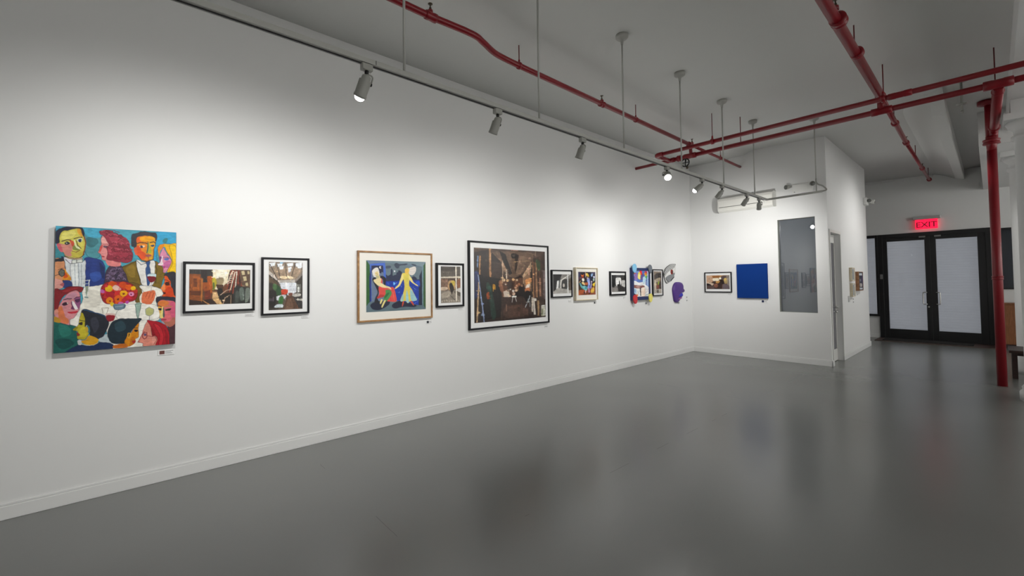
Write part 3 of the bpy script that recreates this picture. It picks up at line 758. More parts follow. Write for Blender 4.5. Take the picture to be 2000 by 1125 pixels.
 (1,200,48,28,0,549,536,543,547,531,546,525,536,531,526,543,526),
 (1,224,104,40,0,644,532,639,541,629,541,624,532,629,523,639,523),
 (1,192,40,72,0,498,466,493,475,483,475,477,466,482,457,493,457),
 (1,208,72,24,0,409,516,405,522,398,522,395,516,398,510,405,510),
 (1,216,80,32,0,434,496,428,508,414,508,406,496,413,483,427,484),
 (1,192,40,72,0,605,587,600,595,591,595,587,587,591,579,600,580),
 (1,216,80,32,0,588,539,583,548,572,548,566,538,572,529,583,529),
 (1,192,40,72,0,511,481,505,491,495,491,489,481,494,472,505,472),
 (1,160,24,48,0,513,591,509,598,501,598,496,590,500,583,509,583),
 (1,216,80,32,0,400,565,393,577,380,577,373,565,379,553,393,553),
 (1,224,104,40,0,428,577,424,585,416,584,412,577,416,570,424,570),
 (1,184,32,40,0,568,575,562,586,549,585,543,574,549,563,562,564),
 (1,138,24,32,0,578,520,574,527,566,527,562,520,566,513,574,513),
 (1,120,20,32,0,377,547,373,555,363,555,359,546,363,538,373,538),
 (1,192,40,72,0,395,523,390,531,381,531,377,523,381,515,390,515),
 (1,184,32,40,0,546,493,540,503,528,503,522,492,527,482,540,482),
 (1,184,32,40,0,495,586,490,596,478,596,472,585,478,575,489,575),
 (1,160,24,48,0,457,555,453,562,445,562,440,554,444,547,453,547),
 (1,200,48,28,0,529,549,524,558,514,558,508,549,513,540,524,540),
 (1,224,104,40,0,435,480,428,493,414,493,407,480,413,468,427,468),
 (1,192,40,72,0,482,497,478,505,469,504,464,497,469,489,477,489),
 (1,208,72,24,0,483,458,477,469,464,469,458,458,464,447,476,447),
 (1,224,104,40,0,543,577,537,586,526,586,520,576,526,567,537,567),
 (1,138,24,32,0,604,514,599,523,589,523,584,514,589,505,599,505),
 (1,200,48,28,0,543,452,538,460,528,460,523,452,527,443,538,443),
 (1,192,40,72,0,578,500,573,509,563,509,557,499,562,490,573,490),
 (1,120,20,32,0,415,472,410,482,399,482,393,472,399,463,409,463),
 (1,224,104,40,0,451,481,446,490,436,490,431,481,436,472,446,472),
 (1,200,48,28,0,470,500,466,508,457,508,453,500,457,493,466,493),
 (1,160,24,48,0,624,483,619,492,607,492,602,482,607,473,619,473),
 (1,184,32,40,0,528,485,523,493,514,493,509,485,513,476,523,476),
 (1,208,72,24,0,592,565,587,574,577,574,571,565,577,556,587,556),
 (1,216,80,32,0,492,618,486,629,473,629,466,617,472,606,485,606),
 (1,138,24,32,0,629,568,623,577,612,577,606,567,612,557,623,558),
 (1,192,40,72,0,453,455,449,461,442,461,438,454,441,448,449,448),
 (1,192,40,72,0,395,524,388,536,375,536,367,524,374,512,388,512),
 (1,200,48,28,0,376,536,370,547,358,546,352,535,358,524,370,524),
 (1,208,72,24,0,414,557,409,567,397,567,391,556,397,546,408,546),
 (1,208,72,24,0,381,520,377,528,368,528,364,520,368,512,377,513),
 (1,216,80,32,0,442,456,437,464,428,464,424,456,428,448,437,448),
 (1,160,24,48,0,578,587,572,596,561,596,555,586,560,576,572,576),
 (1,208,72,24,0,538,597,535,603,528,603,525,596,528,591,535,591),
 (1,184,32,40,0,437,578,432,587,421,587,416,577,421,568,432,568),
 (1,200,48,28,0,409,578,404,587,394,587,388,578,393,569,404,569),
 (1,208,72,24,0,496,512,491,521,480,521,475,512,480,503,491,503),
 (1,120,20,32,0,620,497,616,505,607,504,602,496,606,489,616,489),
 (1,120,20,32,0,464,538,457,550,443,550,436,538,443,526,456,526),
 (1,208,72,24,0,635,501,630,510,620,509,616,501,620,493,630,493),
 (1,184,96,160,0,382,523,373,537,355,536,345,522,354,508,373,508),
 (1,192,44,48,0,420,563,409,580,386,579,374,562,385,545,408,545),
 (1,160,28,40,0,460,552,443,579,407,578,389,551,406,525,442,525),
 (1,208,80,32,0,469,459,454,481,425,480,411,459,425,437,454,437),
 (1,200,72,32,0,564,471,547,496,513,496,496,471,512,445,547,445),
 (1,216,90,32,0,605,488,591,509,562,509,547,487,561,466,590,466),
 (1,200,48,48,0,513,542,499,562,472,561,459,541,472,521,499,521),
 (1,184,40,56,0,582,595,569,615,541,614,527,594,541,574,568,574),
 (1,184,48,40,0,654,527,644,540,626,540,616,526,625,513,644,513),
 (1,208,40,56,0,598,572,588,588,567,587,557,571,567,556,587,557),
 (1,224,176,40,0,449,501,434,524,403,524,387,500,402,477,433,477),
 (1,200,48,56,0,411,478,404,489,388,489,380,477,388,466,403,466),
 (1,232,192,176,0,501,496,487,516,461,515,447,495,460,475,487,475),
 (1,216,144,136,0,516,507,509,518,495,517,488,507,495,497,509,497),
 (1,232,184,32,0,638,500,628,515,607,515,596,499,606,484,627,484),
 (1,232,168,24,0,569,543,553,566,521,566,505,542,520,518,552,519),
 (1,122,42,16,0,547,545,542,552,532,552,526,544,531,537,542,537),
 (1,224,138,176,0,623,550,612,567,589,566,577,549,588,532,611,532),
 (1,112,32,80,0,608,552,604,558,596,557,592,551,596,545,604,546),
 (1,216,96,32,0,526,586,509,611,475,610,458,584,475,559,508,560),
 (1,90,24,16,0,502,589,497,596,487,596,482,588,487,581,497,581),
 (1,224,128,32,0,451,601,435,624,405,623,389,599,404,576,435,577),
 (1,138,48,16,0,431,605,426,612,418,611,413,604,417,598,426,598),
 (1,224,192,48,0,462,632,452,647,432,646,422,631,432,616,452,617),
 (1,192,96,160,0,536,626,526,641,505,640,495,625,505,610,525,611),
 (1,176,74,160,0,581,618,574,629,559,629,551,617,559,607,574,607),
 (1,106,128,144,0,453,632,547,629,543,669,499,680,463,672),
 (2,50,72,90,30,459,638,465,672,499,680,541,670,546,635),
 (2,168,192,200,30,470,652,533,649),
 (1,138,148,128,0,226,487,256,487,243,567,236,567),
 (2,216,220,216,39,211,432,236,564),
 (2,216,220,216,39,261,428,244,565),
 (2,224,228,224,39,211,434,261,430),
 (2,168,184,192,39,215,459,257,460),
 (1,122,138,136,0,223,564,253,565,253,575,222,574),
 (2,138,122,104,29,360,657,369,704),
 (2,138,122,104,30,412,659,401,706),
 (2,138,122,104,30,360,658,412,659),
 (1,216,184,176,0,399,706,466,708,467,729,397,726),
 (1,140,28,40,0,397,722,467,725,461,763,439,775,411,768),
 (2,144,160,160,30,429,775,425,795),
 (1,154,180,166,0,636,632,691,627,669,714,666,755,659,755,655,714),
 (2,64,90,88,31,636,632,659,755),
 (2,64,90,88,31,691,628,666,755),
 (2,64,90,88,31,636,632,691,628),
 (1,184,184,120,0,726,681,756,667,802,684,799,720,763,743,730,723),
 (2,138,144,152,31,726,681,762,664,802,684,799,720,763,743,730,723,726,681),
 (2,122,90,128,31,761,743,761,783)])
ART['women'] = (190, 150, (102, 120, 138), 0.002, 0.07, (1.842, 2.549, 1.215, 1.752), [
 (0,106,124,152,0,18,19,296,-4,297,53,59,89),
 (0,115,134,143,0,296,-4,1000,-11,943,107,727,56,301,48),
 (0,122,140,148,0,1000,-6,943,107,782,64),
 (0,106,120,144,0,81,236,273,241,309,531,306,801,85,816),
 (0,102,118,126,0,305,44,933,113,916,389,312,407),
 (0,42,44,72,0,80,103,267,96,273,262,81,236),
 (0,106,120,144,0,201,253,239,252,239,226,251,226,273,241,277,324,202,325),
 (0,74,106,192,0,59,74,301,42,314,380,278,365,267,96,80,103,85,786,65,795),
 (0,47,90,44,0,0,-5,59,94,61,795,-3,894),
 (0,28,44,112,0,49,328,76,134,79,785,55,815),
 (1,224,224,216,0,217,113,238,121,223,137,236,159,212,157,207,131),
 (1,62,70,86,0,457,56,492,42,545,63,663,46,654,75,546,95,528,139,493,150,457,109),
 (1,68,78,96,0,310,110,370,97,396,117,379,149,319,156),
 (1,58,66,82,0,745,55,820,68,824,90,764,81),
 (0,42,48,72,0,311,266,337,302,363,291,389,269,388,185,405,153,418,184,423,300,458,278,480,278,484,235,511,224,515,192,537,186,578,222,578,297,728,337,784,303,830,335,840,368,897,367,897,422,312,427),
 (1,232,234,240,0,465,206,458,220,445,221,439,207,445,193,458,193),
 (0,28,58,156,0,308,407,906,383,907,487,879,531,871,913,479,795,461,637,313,531),
 (1,44,80,192,0,906,449,885,492,843,492,822,450,843,407,885,407),
 (0,20,42,120,0,444,473,464,467,456,482),
 (0,74,112,208,0,474,874,490,870,487,888),
 (0,74,112,208,0,465,504,482,499,477,521),
 (0,106,144,220,0,787,871,802,866,800,885),
 (0,42,80,184,0,678,658,695,652,691,669),
 (0,106,144,220,0,830,805,843,800,843,817),
 (0,42,80,184,0,696,568,716,563,709,582),
 (0,106,144,220,0,547,499,564,493,560,514),
 (0,20,42,120,0,859,666,885,660,872,676),
 (0,42,80,184,0,678,455,702,449,691,467),
 (0,42,80,184,0,633,716,662,711,646,726),
 (0,42,80,184,0,353,530,367,524,365,546),
 (0,106,144,220,0,472,437,497,432,485,453),
 (0,106,144,220,0,835,766,849,761,849,778),
 (0,20,42,120,0,842,785,871,781,855,802),
 (0,42,80,184,0,681,460,711,454,694,471),
 (0,106,144,220,0,512,632,538,627,524,644),
 (0,42,80,184,0,472,470,492,464,484,480),
 (0,42,80,184,0,351,452,374,446,364,468),
 (0,42,80,184,0,643,676,661,671,655,685),
 (0,20,42,120,0,767,559,792,554,780,570),
 (0,20,42,120,0,580,525,597,520,592,541),
 (0,74,112,208,0,766,655,779,650,779,666),
 (0,20,42,120,0,599,779,628,774,612,789),
 (0,20,42,120,0,621,879,651,875,634,894),
 (0,74,112,208,0,788,757,811,752,802,767),
 (0,106,144,220,0,805,854,824,849,818,867),
 (0,20,42,120,0,804,570,827,564,817,584),
 (0,20,42,120,0,685,548,715,542,698,557),
 (0,42,80,184,0,845,873,859,868,858,890),
 (0,42,80,184,0,674,452,700,446,687,464),
 (0,20,42,120,0,570,610,586,604,582,618),
 (0,106,144,220,0,815,429,831,423,829,444),
 (0,74,112,208,0,740,831,769,826,753,841),
 (0,20,42,120,0,677,577,707,571,690,589),
 (0,74,112,208,0,342,463,359,457,354,474),
 (0,106,144,220,0,559,519,579,514,572,534),
 (0,74,112,208,0,779,609,794,604,792,623),
 (0,20,42,120,0,796,662,817,657,809,677),
 (0,42,80,184,0,555,712,579,707,568,729),
 (0,42,80,184,0,572,479,591,474,585,489),
 (0,106,144,220,0,697,575,714,569,710,592),
 (0,106,144,220,0,324,503,338,497,336,512),
 (0,74,112,208,0,741,702,764,697,754,715),
 (0,42,80,184,0,474,530,504,524,486,544),
 (0,106,144,220,0,681,705,704,700,694,722),
 (0,20,42,120,0,739,687,763,682,752,700),
 (0,42,80,184,0,512,727,532,722,524,740),
 (0,106,144,220,0,680,711,710,706,693,723),
 (0,74,112,208,0,625,585,639,580,638,600),
 (0,106,144,220,0,806,577,825,571,819,588),
 (0,74,112,208,0,333,436,358,431,345,451),
 (0,20,42,120,0,833,497,859,491,846,514),
 (0,20,42,120,0,852,503,878,497,865,518),
 (0,106,144,220,0,650,807,678,802,662,822),
 (0,20,42,120,0,793,534,819,528,806,545),
 (0,20,42,120,0,655,883,677,878,668,900),
 (0,74,112,208,0,485,625,502,620,498,641),
 (0,106,144,220,0,563,681,582,676,575,693),
 (0,106,144,220,0,564,866,587,861,576,877),
 (0,42,80,184,0,801,786,831,781,814,795),
 (0,20,42,120,0,389,448,415,442,402,462),
 (0,106,144,220,0,612,865,624,860,624,876),
 (0,106,144,220,0,721,519,735,513,734,530),
 (0,42,80,184,0,793,723,819,718,806,737),
 (0,74,112,208,0,835,833,858,829,848,849),
 (0,20,42,120,0,707,679,722,674,720,695),
 (0,42,80,184,0,575,456,591,450,588,472),
 (0,106,144,220,0,593,671,621,666,606,682),
 (0,74,112,208,0,524,618,541,613,537,632),
 (0,74,112,208,0,481,784,496,779,494,800),
 (0,74,112,208,0,761,531,783,526,774,546),
 (0,20,42,120,0,859,754,878,748,872,764),
 (0,20,42,120,0,600,511,624,505,613,527),
 (0,20,42,120,0,481,719,504,714,494,728),
 (0,106,144,220,0,656,542,683,537,668,555),
 (0,74,112,208,0,768,799,798,794,781,815),
 (0,74,112,208,0,795,730,819,725,808,743),
 (0,74,112,208,0,853,588,869,582,866,597),
 (0,42,80,184,0,596,804,609,799,609,818),
 (0,42,80,184,0,498,699,523,694,510,709),
 (0,74,112,208,0,849,810,863,804,862,821),
 (0,74,112,208,0,466,858,479,853,478,873),
 (0,106,144,220,0,714,583,743,578,727,598),
 (0,20,42,120,0,532,504,562,499,544,519),
 (0,106,144,220,0,783,562,811,557,796,577),
 (1,112,176,232,0,433,426,470,449,438,489),
 (0,38,44,64,0,882,301,934,168,937,910,871,908,874,531,897,509),
 (0,58,90,52,0,1010,-6,955,90,952,916,1010,1006),
 (0,108,136,144,0,931,124,959,79,956,927,935,910),
 (0,92,112,120,0,-6,1015,5,884,81,796,306,780,550,807,871,908,956,916,1010,1017),
 (1,34,38,58,0,65,876,106,817,205,799,358,802,367,855,290,925,198,968,107,949),
 (1,36,38,58,0,410,877,462,831,550,797,640,831,824,901,787,943,641,927,551,934,480,953,419,930),
 (1,36,36,44,0,94,368,127,327,152,337,152,367,186,490,203,583,180,737,205,819,130,817,146,715,179,613,136,490),
 (1,34,34,44,0,202,325,243,299,294,324,312,375,304,511,279,490,261,376),
 (1,221,216,208,0,97,195,150,142,192,161,205,294,168,326,118,317,97,246),
 (1,220,200,144,0,138,234,176,213,193,253,201,294,218,325,202,367,160,367,160,326,139,275),
 (1,184,180,136,0,151,296,197,305,185,357,164,347),
 (2,138,122,80,33,147,255,172,259,176,285),
 (1,216,80,74,0,227,346,252,376,270,480,373,521,434,531,461,616,488,774,462,818,392,811,323,791,306,697,171,738,204,655,195,531,219,490,223,428),
 (1,184,60,60,0,306,697,230,727,171,738,221,665),
 (1,228,208,160,0,144,367,227,346,227,428,160,408),
 (1,228,212,160,0,115,399,144,367,211,418,304,490,373,521,399,573,347,542,253,526,169,475),
 (2,232,120,104,45,426,626,449,794),
 (2,184,56,56,39,374,636,392,803),
 (1,74,138,80,0,305,583,365,573,404,626,391,699,315,803,272,738,305,656),
 (1,44,106,60,0,322,646,374,636,314,729,285,728),
 (1,228,216,144,0,234,758,257,769,230,846,215,830),
 (1,228,216,144,0,281,790,308,791,256,915,239,899),
 (1,224,216,208,0,695,154,746,125,811,110,825,183,793,260,746,285,700,251),
 (2,176,168,168,23,709,165,806,151),
 (2,176,168,168,23,714,208,802,205),
 (1,220,203,94,0,582,254,636,237,691,241,714,305,702,488,748,575,823,749,833,803,731,814,676,855,640,809,546,804,594,659,620,531,610,392,583,350),
 (1,232,192,88,0,631,167,672,139,707,165,691,241,664,265,635,247),
 (1,232,216,138,0,582,254,603,339,548,489,495,542,453,560,477,521,521,468,556,340),
 (1,232,216,138,0,699,289,738,337,784,434,850,488,861,512,813,488,729,413,699,348),
 (1,156,196,200,0,730,574,823,749,833,803,749,814,721,704),
 (1,156,200,204,0,657,596,677,660,696,832,672,848,640,777),
 (1,160,200,196,0,603,659,595,800,548,804,581,702),
 (1,200,80,56,0,590,819,610,830,591,904,577,911),
 (1,200,80,56,0,722,822,751,823,784,891,768,906)])
ART['ladders'] = (170, 100, (90, 58, 38), 0.003, 0.16, (0.354, 0.787, 1.350, 1.639), [
 (0,51,48,46,0,0,-21,367,-22,366,242,0,193),
 (0,138,74,32,0,6,129,178,141,177,975,6,983),
 (0,168,90,36,0,59,194,160,195,159,757,59,752),
 (0,106,52,20,0,65,258,124,259,124,497,65,495),
 (0,90,44,18,0,0,599,183,607,183,737,0,727),
 (0,42,34,32,0,178,22,281,22,280,372,208,370),
 (0,176,106,48,0,184,260,214,261,207,890,183,889),
 (0,148,74,28,0,214,370,293,372,292,634,214,609),
 (0,168,84,30,0,283,197,366,198,366,681,283,677),
 (0,106,42,20,0,244,610,329,592,341,855,244,849),
 (0,44,26,18,0,0,834,183,889,341,833,440,994,6,1026),
 (0,192,136,80,0,207,868,225,874,329,986,304,1006),
 (0,239,226,196,0,367,-22,670,-23,618,381,541,557,415,574,366,462),
 (1,255,244,220,0,441,0,593,0,567,246,441,288),
 (1,154,138,106,0,422,265,541,245,528,423,441,442),
 (1,184,168,56,0,366,242,422,287,428,464,372,594),
 (1,90,106,48,0,372,374,403,419,391,573,368,550),
 (0,200,160,112,0,366,637,478,643,490,842,540,1001,440,994,366,835),
 (0,224,184,136,0,372,682,446,685,453,774,372,769),
 (0,74,48,32,0,416,430,541,434,541,690,465,642),
 (1,106,64,40,0,554,446,643,404,643,606,541,646),
 (0,58,32,24,0,644,22,826,11,852,387,694,743,617,649,605,381),
 (2,138,60,40,78,676,23,604,559),
 (2,138,60,40,78,715,23,643,650),
 (2,138,60,40,78,747,23,694,743),
 (2,138,60,40,79,787,23,786,431),
 (2,138,60,40,79,813,23,852,478),
 (2,240,228,204,58,695,45,618,358),
 (2,240,228,204,59,734,68,662,562),
 (2,240,228,204,59,767,68,740,565),
 (2,232,216,192,39,663,90,715,56),
 (2,232,216,192,39,653,153,704,120),
 (2,232,216,192,39,642,216,694,183),
 (2,232,216,192,39,632,278,683,245),
 (2,232,216,192,39,621,341,673,308),
 (2,232,216,192,39,611,403,662,371),
 (0,90,70,54,0,813,11,1007,0,1005,576,878,570,826,296),
 (0,200,184,144,0,839,46,892,34,906,149,852,160),
 (0,200,184,144,0,872,205,925,195,939,321,885,331),
 (0,200,184,144,0,912,389,952,379,965,471,925,481),
 (0,200,184,144,0,939,46,973,35,986,127,952,138),
 (0,42,44,42,0,747,475,1005,530,1004,1035,668,1021,694,743),
 (1,90,100,92,0,812,568,878,548,890,867,824,886),
 (1,112,120,110,0,918,572,992,575,971,895,917,937),
 (1,72,78,72,0,746,655,799,635,798,929,746,926),
 (1,28,22,18,0,440,597,516,556,540,868,490,909),
 (1,32,24,15,0,515,733,694,698,694,1012,540,1012),
 (2,200,168,144,52,490,732,592,603,669,584),
 (2,184,154,128,45,540,1001,566,825,643,740),
 (2,168,138,112,39,668,741,668,1010)])
ART['skylight'] = (100, 140, (90, 78, 68), 0.003, 0.16, (0.933, 1.219, 1.281, 1.713), [
 (0,138,122,106,0,0,-13,1020,-21,1020,199,732,416,298,413,0,207),
 (1,160,138,116,0,145,127,922,133,732,367,321,365),
 (0,238,242,246,0,17,26,189,10,171,82,42,97),
 (0,238,242,246,0,232,38,399,21,381,86,259,101),
 (0,238,242,246,0,523,32,720,14,701,81,551,96),
 (0,238,242,246,0,767,18,983,0,963,85,795,101),
 (0,238,242,246,0,298,100,432,85,414,150,325,164),
 (0,238,242,246,0,546,113,661,98,643,197,574,211),
 (0,238,242,246,0,826,84,983,68,963,119,855,133),
 (0,138,176,200,0,321,-1,432,0,410,34,321,41),
 (2,60,52,46,56,478,-8,519,350),
 (2,60,52,46,57,779,10,638,366),
 (2,60,52,46,56,232,46,332,349),
 (2,60,52,46,56,38,49,254,365),
 (1,240,216,176,0,321,301,500,301,523,350,343,341),
 (1,248,228,192,0,546,293,708,317,685,358,569,342),
 (0,192,184,176,0,254,381,803,367,755,433,298,429),
 (0,58,51,44,0,0,270,254,365,298,622,276,990,0,1000),
 (0,200,190,180,0,0,176,145,269,254,365,232,389,0,254),
 (0,90,74,56,0,0,301,232,413,254,477,0,427),
 (0,60,54,47,0,1000,182,779,417,803,650,1000,705),
 (0,138,128,120,0,1000,199,755,400,779,433,1000,266),
 (0,223,226,232,0,309,433,803,433,803,633,661,696,546,709,523,578,365,559),
 (0,112,112,106,0,803,467,946,468,946,636,826,667),
 (0,216,216,212,0,838,534,898,535,898,635,850,634),
 (0,90,64,48,0,546,693,685,713,922,1005,410,1005),
 (0,110,82,64,0,569,759,661,762,732,996,455,999),
 (0,51,48,46,0,685,696,1000,637,1000,992,874,969),
 (1,208,74,48,0,354,607,410,573,541,575,535,660,410,689,354,672),
 (1,168,48,32,0,354,639,455,658,410,689),
 (1,44,74,44,0,211,492,321,526,365,688,232,684),
 (1,74,106,64,0,124,460,232,477,211,588,124,555),
 (1,200,204,208,0,189,747,298,702,500,692,455,771,276,806),
 (1,58,106,52,0,321,719,432,738,387,882,276,846),
 (1,208,216,220,0,171,921,276,878,421,900,387,947,189,947),
 (1,184,180,172,0,685,680,922,669,922,720,732,731),
 (1,192,188,180,0,803,783,983,780,983,822,826,800),
 (1,122,74,58,0,569,661,685,647,685,696,592,702),
 (1,36,32,28,0,17,616,211,620,189,906,17,930),
 (1,74,64,72,0,17,757,145,761,145,809,17,804)])
ART['loft'] = (70, 120, (106, 92, 80), 0.003, 0.18, (2.755, 3.037, 1.274, 1.706), [
 (0,92,84,76,0,0,0,1000,0,1000,300,-2,303),
 (0,69,62,56,0,0,0,745,3,702,143,-1,126),
 (0,216,204,184,0,-2,288,1000,273,1000,319,-3,330),
 (0,74,58,48,0,-3,326,1000,319,1000,666,-5,660),
 (1,184,148,104,0,387,414,702,403,701,619,407,640),
 (1,208,184,80,0,525,414,685,408,685,517,566,528),
 (2,168,128,104,48,38,348,56,638),
 (2,168,128,104,48,87,348,105,638),
 (2,168,128,104,48,136,348,154,638),
 (2,168,128,104,48,185,347,204,639),
 (2,168,128,104,48,235,347,253,639),
 (2,168,128,104,48,284,347,303,639),
 (2,168,128,104,49,334,347,353,639),
 (1,200,176,152,0,-5,570,324,572,282,650,-5,648),
 (0,138,128,116,0,-6,682,1000,643,1000,1000,0,1000),
 (1,168,156,140,0,76,727,490,708,364,843,75,839),
 (1,74,68,60,0,406,753,785,962,574,868),
 (1,90,82,72,0,659,687,1000,689,1000,827,786,779),
 (1,34,24,15,0,429,482,554,460,659,619,553,731,449,640),
 (1,42,31,24,0,554,618,617,618,574,754,524,754),
 (0,236,226,208,0,736,3,796,2,811,963,751,950),
 (1,138,90,64,0,829,369,1000,369,1000,575,829,574),
 (1,208,200,192,0,829,620,1000,598,1000,712,850,688),
 (0,184,174,158,0,33,940,107,930,74,979),
 (0,184,174,158,0,148,924,223,931,189,980),
 (0,184,174,158,0,264,907,339,933,305,982),
 (0,184,174,158,0,380,945,456,935,422,984),
 (0,184,174,158,0,498,928,573,936,540,986),
 (0,184,174,158,0,616,912,692,938,658,988),
 (0,184,174,158,0,734,950,811,940,777,990),
 (0,184,174,158,0,854,933,931,941,897,991)])
ART['studio'] = (215, 225, (46, 33, 28), 0.002, 0.2, (3.244, 4.540, 1.008, 1.949), [
 (0,78,60,50,0,0,-10,1013,-7,798,149,652,364,433,406,229,249,-1,78),
 (1,106,84,68,0,231,52,799,49,681,293,513,406,407,325,292,194),
 (1,138,110,88,0,305,141,408,177,460,311,381,312),
 (1,176,140,112,0,369,178,421,230,440,297,394,298),
 (1,122,98,80,0,571,102,711,110,653,294,568,364,542,241),
 (0,32,24,20,0,325,27,409,69,500,337,460,365,369,165),
 (0,42,30,24,0,543,62,599,73,569,268,541,351),
 (2,138,112,92,68,712,25,844,61),
 (2,168,136,104,54,542,172,769,150),
 (2,90,70,56,52,462,134,527,378),
 (2,90,70,56,52,640,127,582,364),
 (0,44,33,28,0,-1,66,194,16,343,179,353,566,-5,583),
 (0,58,44,38,0,217,184,356,179,354,419,215,406),
 (1,28,22,20,0,489,65,557,55,564,116,502,126),
 (1,74,64,56,0,503,81,543,73,529,111),
 (0,168,124,88,0,192,3,216,4,217,399,193,393),
 (0,184,136,92,0,68,106,87,109,80,361,66,358),
 (0,122,144,176,0,47,107,61,111,50,266,38,254),
 (0,38,44,80,0,12,305,59,330,44,661,9,684),
 (0,200,172,144,0,365,158,375,162,372,433,363,433),
 (0,224,205,180,0,415,284,427,287,427,541,415,541),
 (0,22,17,15,0,64,362,341,419,349,940,76,982),
 (1,32,52,44,0,153,484,202,497,249,721,273,934,222,956,188,692),
 (1,184,132,40,0,233,491,267,498,266,553,238,557),
 (1,154,74,36,0,154,613,188,601,185,682,161,685),
 (1,44,74,64,0,177,510,214,524,213,589,183,575),
 (0,200,168,128,0,53,457,67,464,39,991,24,990),
 (0,138,152,184,0,47,358,58,362,131,997,117,998),
 (0,90,60,44,0,341,419,652,405,649,629,352,673),
 (1,232,200,160,0,401,433,390,451,369,451,359,433,370,414,390,414),
 (1,224,184,136,0,451,440,441,456,423,456,414,439,423,423,442,423),
 (1,216,176,128,0,532,426,522,443,503,443,494,426,503,410,522,410),
 (1,232,208,176,0,581,433,574,445,560,445,554,433,561,421,574,421),
 (1,255,244,224,0,416,493,411,503,400,502,395,493,400,484,411,484),
 (1,255,248,232,0,484,566,479,576,468,575,463,566,468,557,479,557),
 (1,232,220,208,0,528,591,519,605,503,604,495,590,503,576,520,576),
 (1,200,144,112,0,586,516,576,533,557,532,547,516,557,499,577,499),
 (1,216,168,136,0,562,543,554,558,537,557,529,543,538,529,554,529),
 (1,232,200,176,0,481,664,469,685,445,684,433,663,445,642,469,643),
 (1,216,184,160,0,540,632,528,651,507,650,496,631,507,612,529,613),
 (1,192,160,136,0,436,595,427,611,408,611,399,594,409,578,427,578),
 (1,168,112,80,0,614,496,604,512,585,512,575,495,585,479,604,479),
 (1,224,192,160,0,572,585,562,601,543,601,533,584,543,568,562,568),
 (1,184,152,128,0,409,662,400,678,381,677,372,660,382,644,400,645),
 (1,160,120,88,0,653,517,645,532,628,531,620,517,628,502,645,503),
 (1,184,120,80,0,350,466,342,480,326,479,319,466,327,452,342,452),
 (1,138,88,56,0,343,512,335,526,320,526,312,512,320,498,335,498),
 (1,138,92,68,0,315,459,354,459,378,593,339,592),
 (1,58,40,32,0,432,460,513,460,512,542,431,554),
 (1,200,184,168,0,378,593,457,609,430,703,391,674),
 (0,200,164,132,0,652,364,783,163,775,306,680,433,658,489),
 (0,138,106,82,0,652,405,767,306,779,604,679,546),
 (1,216,146,92,0,687,433,774,405,766,490,708,504),
 (1,232,216,200,0,700,518,758,490,736,575,700,588),
 (1,200,122,76,0,693,560,751,547,750,618,692,616),
 (0,60,44,36,0,784,135,1012,8,1003,993,911,956,792,776),
 (0,138,100,72,0,798,163,813,162,823,692,805,691),
 (0,106,74,54,0,831,162,846,161,856,693,838,692),
 (0,160,120,88,0,850,161,865,160,875,694,857,693),
 (0,90,62,48,0,891,159,906,159,916,695,898,695),
 (0,74,52,42,0,926,158,941,158,952,697,933,696),
 (1,58,74,48,0,850,132,918,158,917,289,872,261),
 (0,106,90,88,0,955,288,1002,288,1003,728,974,727),
 (0,154,112,88,0,901,405,924,405,929,681,906,680),
 (1,22,16,14,0,566,599,765,604,734,773,565,709),
 (1,30,22,19,0,594,530,650,545,678,630,579,627),
 (0,58,42,36,0,352,673,649,671,763,831,791,976,336,979),
 (1,78,56,46,0,402,809,648,796,704,940,401,958),
 (1,90,64,52,0,456,799,592,793,578,834,455,833),
 (0,240,236,228,0,490,665,558,660,554,681,497,685),
 (2,216,212,204,77,504,679,494,747),
 (2,216,212,204,77,540,680,554,743),
 (2,208,212,216,92,757,668,683,833),
 (2,168,172,176,66,749,675,755,831),
 (2,168,160,152,66,698,757,749,752),
 (0,208,196,180,0,779,690,801,691,799,905,779,904),
 (0,204,196,184,0,800,705,853,714,845,743,825,749,843,951,809,949),
 (0,160,128,92,0,867,737,898,745,895,970,873,968),
 (0,192,190,176,0,927,819,989,813,996,970,926,979),
 (1,138,138,112,0,935,871,958,887,949,967,929,972),
 (2,216,152,128,39,490,8,592,11)])
ART['grey'] = (64, 66, (106, 106, 104), 0.004, 0.16, (4.712, 5.134, 1.337, 1.623), [
 (0,44,42,44,0,0,-25,472,0,315,399,207,901,1,899),
 (0,138,134,130,0,472,-25,1000,0,1000,200,418,299),
 (0,240,240,238,0,212,348,315,324,260,851,156,900),
 (0,216,212,206,0,393,299,938,-25,886,50,470,324,415,903,353,902),
 (1,60,58,58,0,470,349,729,250,728,754,467,802),
 (0,176,172,166,0,1,899,261,700,1000,832,1000,1010,0,1010),
 (0,250,250,248,0,761,-10,797,-10,811,983,774,982),
 (1,90,80,70,0,833,300,1000,200,1000,806,832,805),
 (1,200,192,184,0,521,500,599,500,598,652,520,651)])
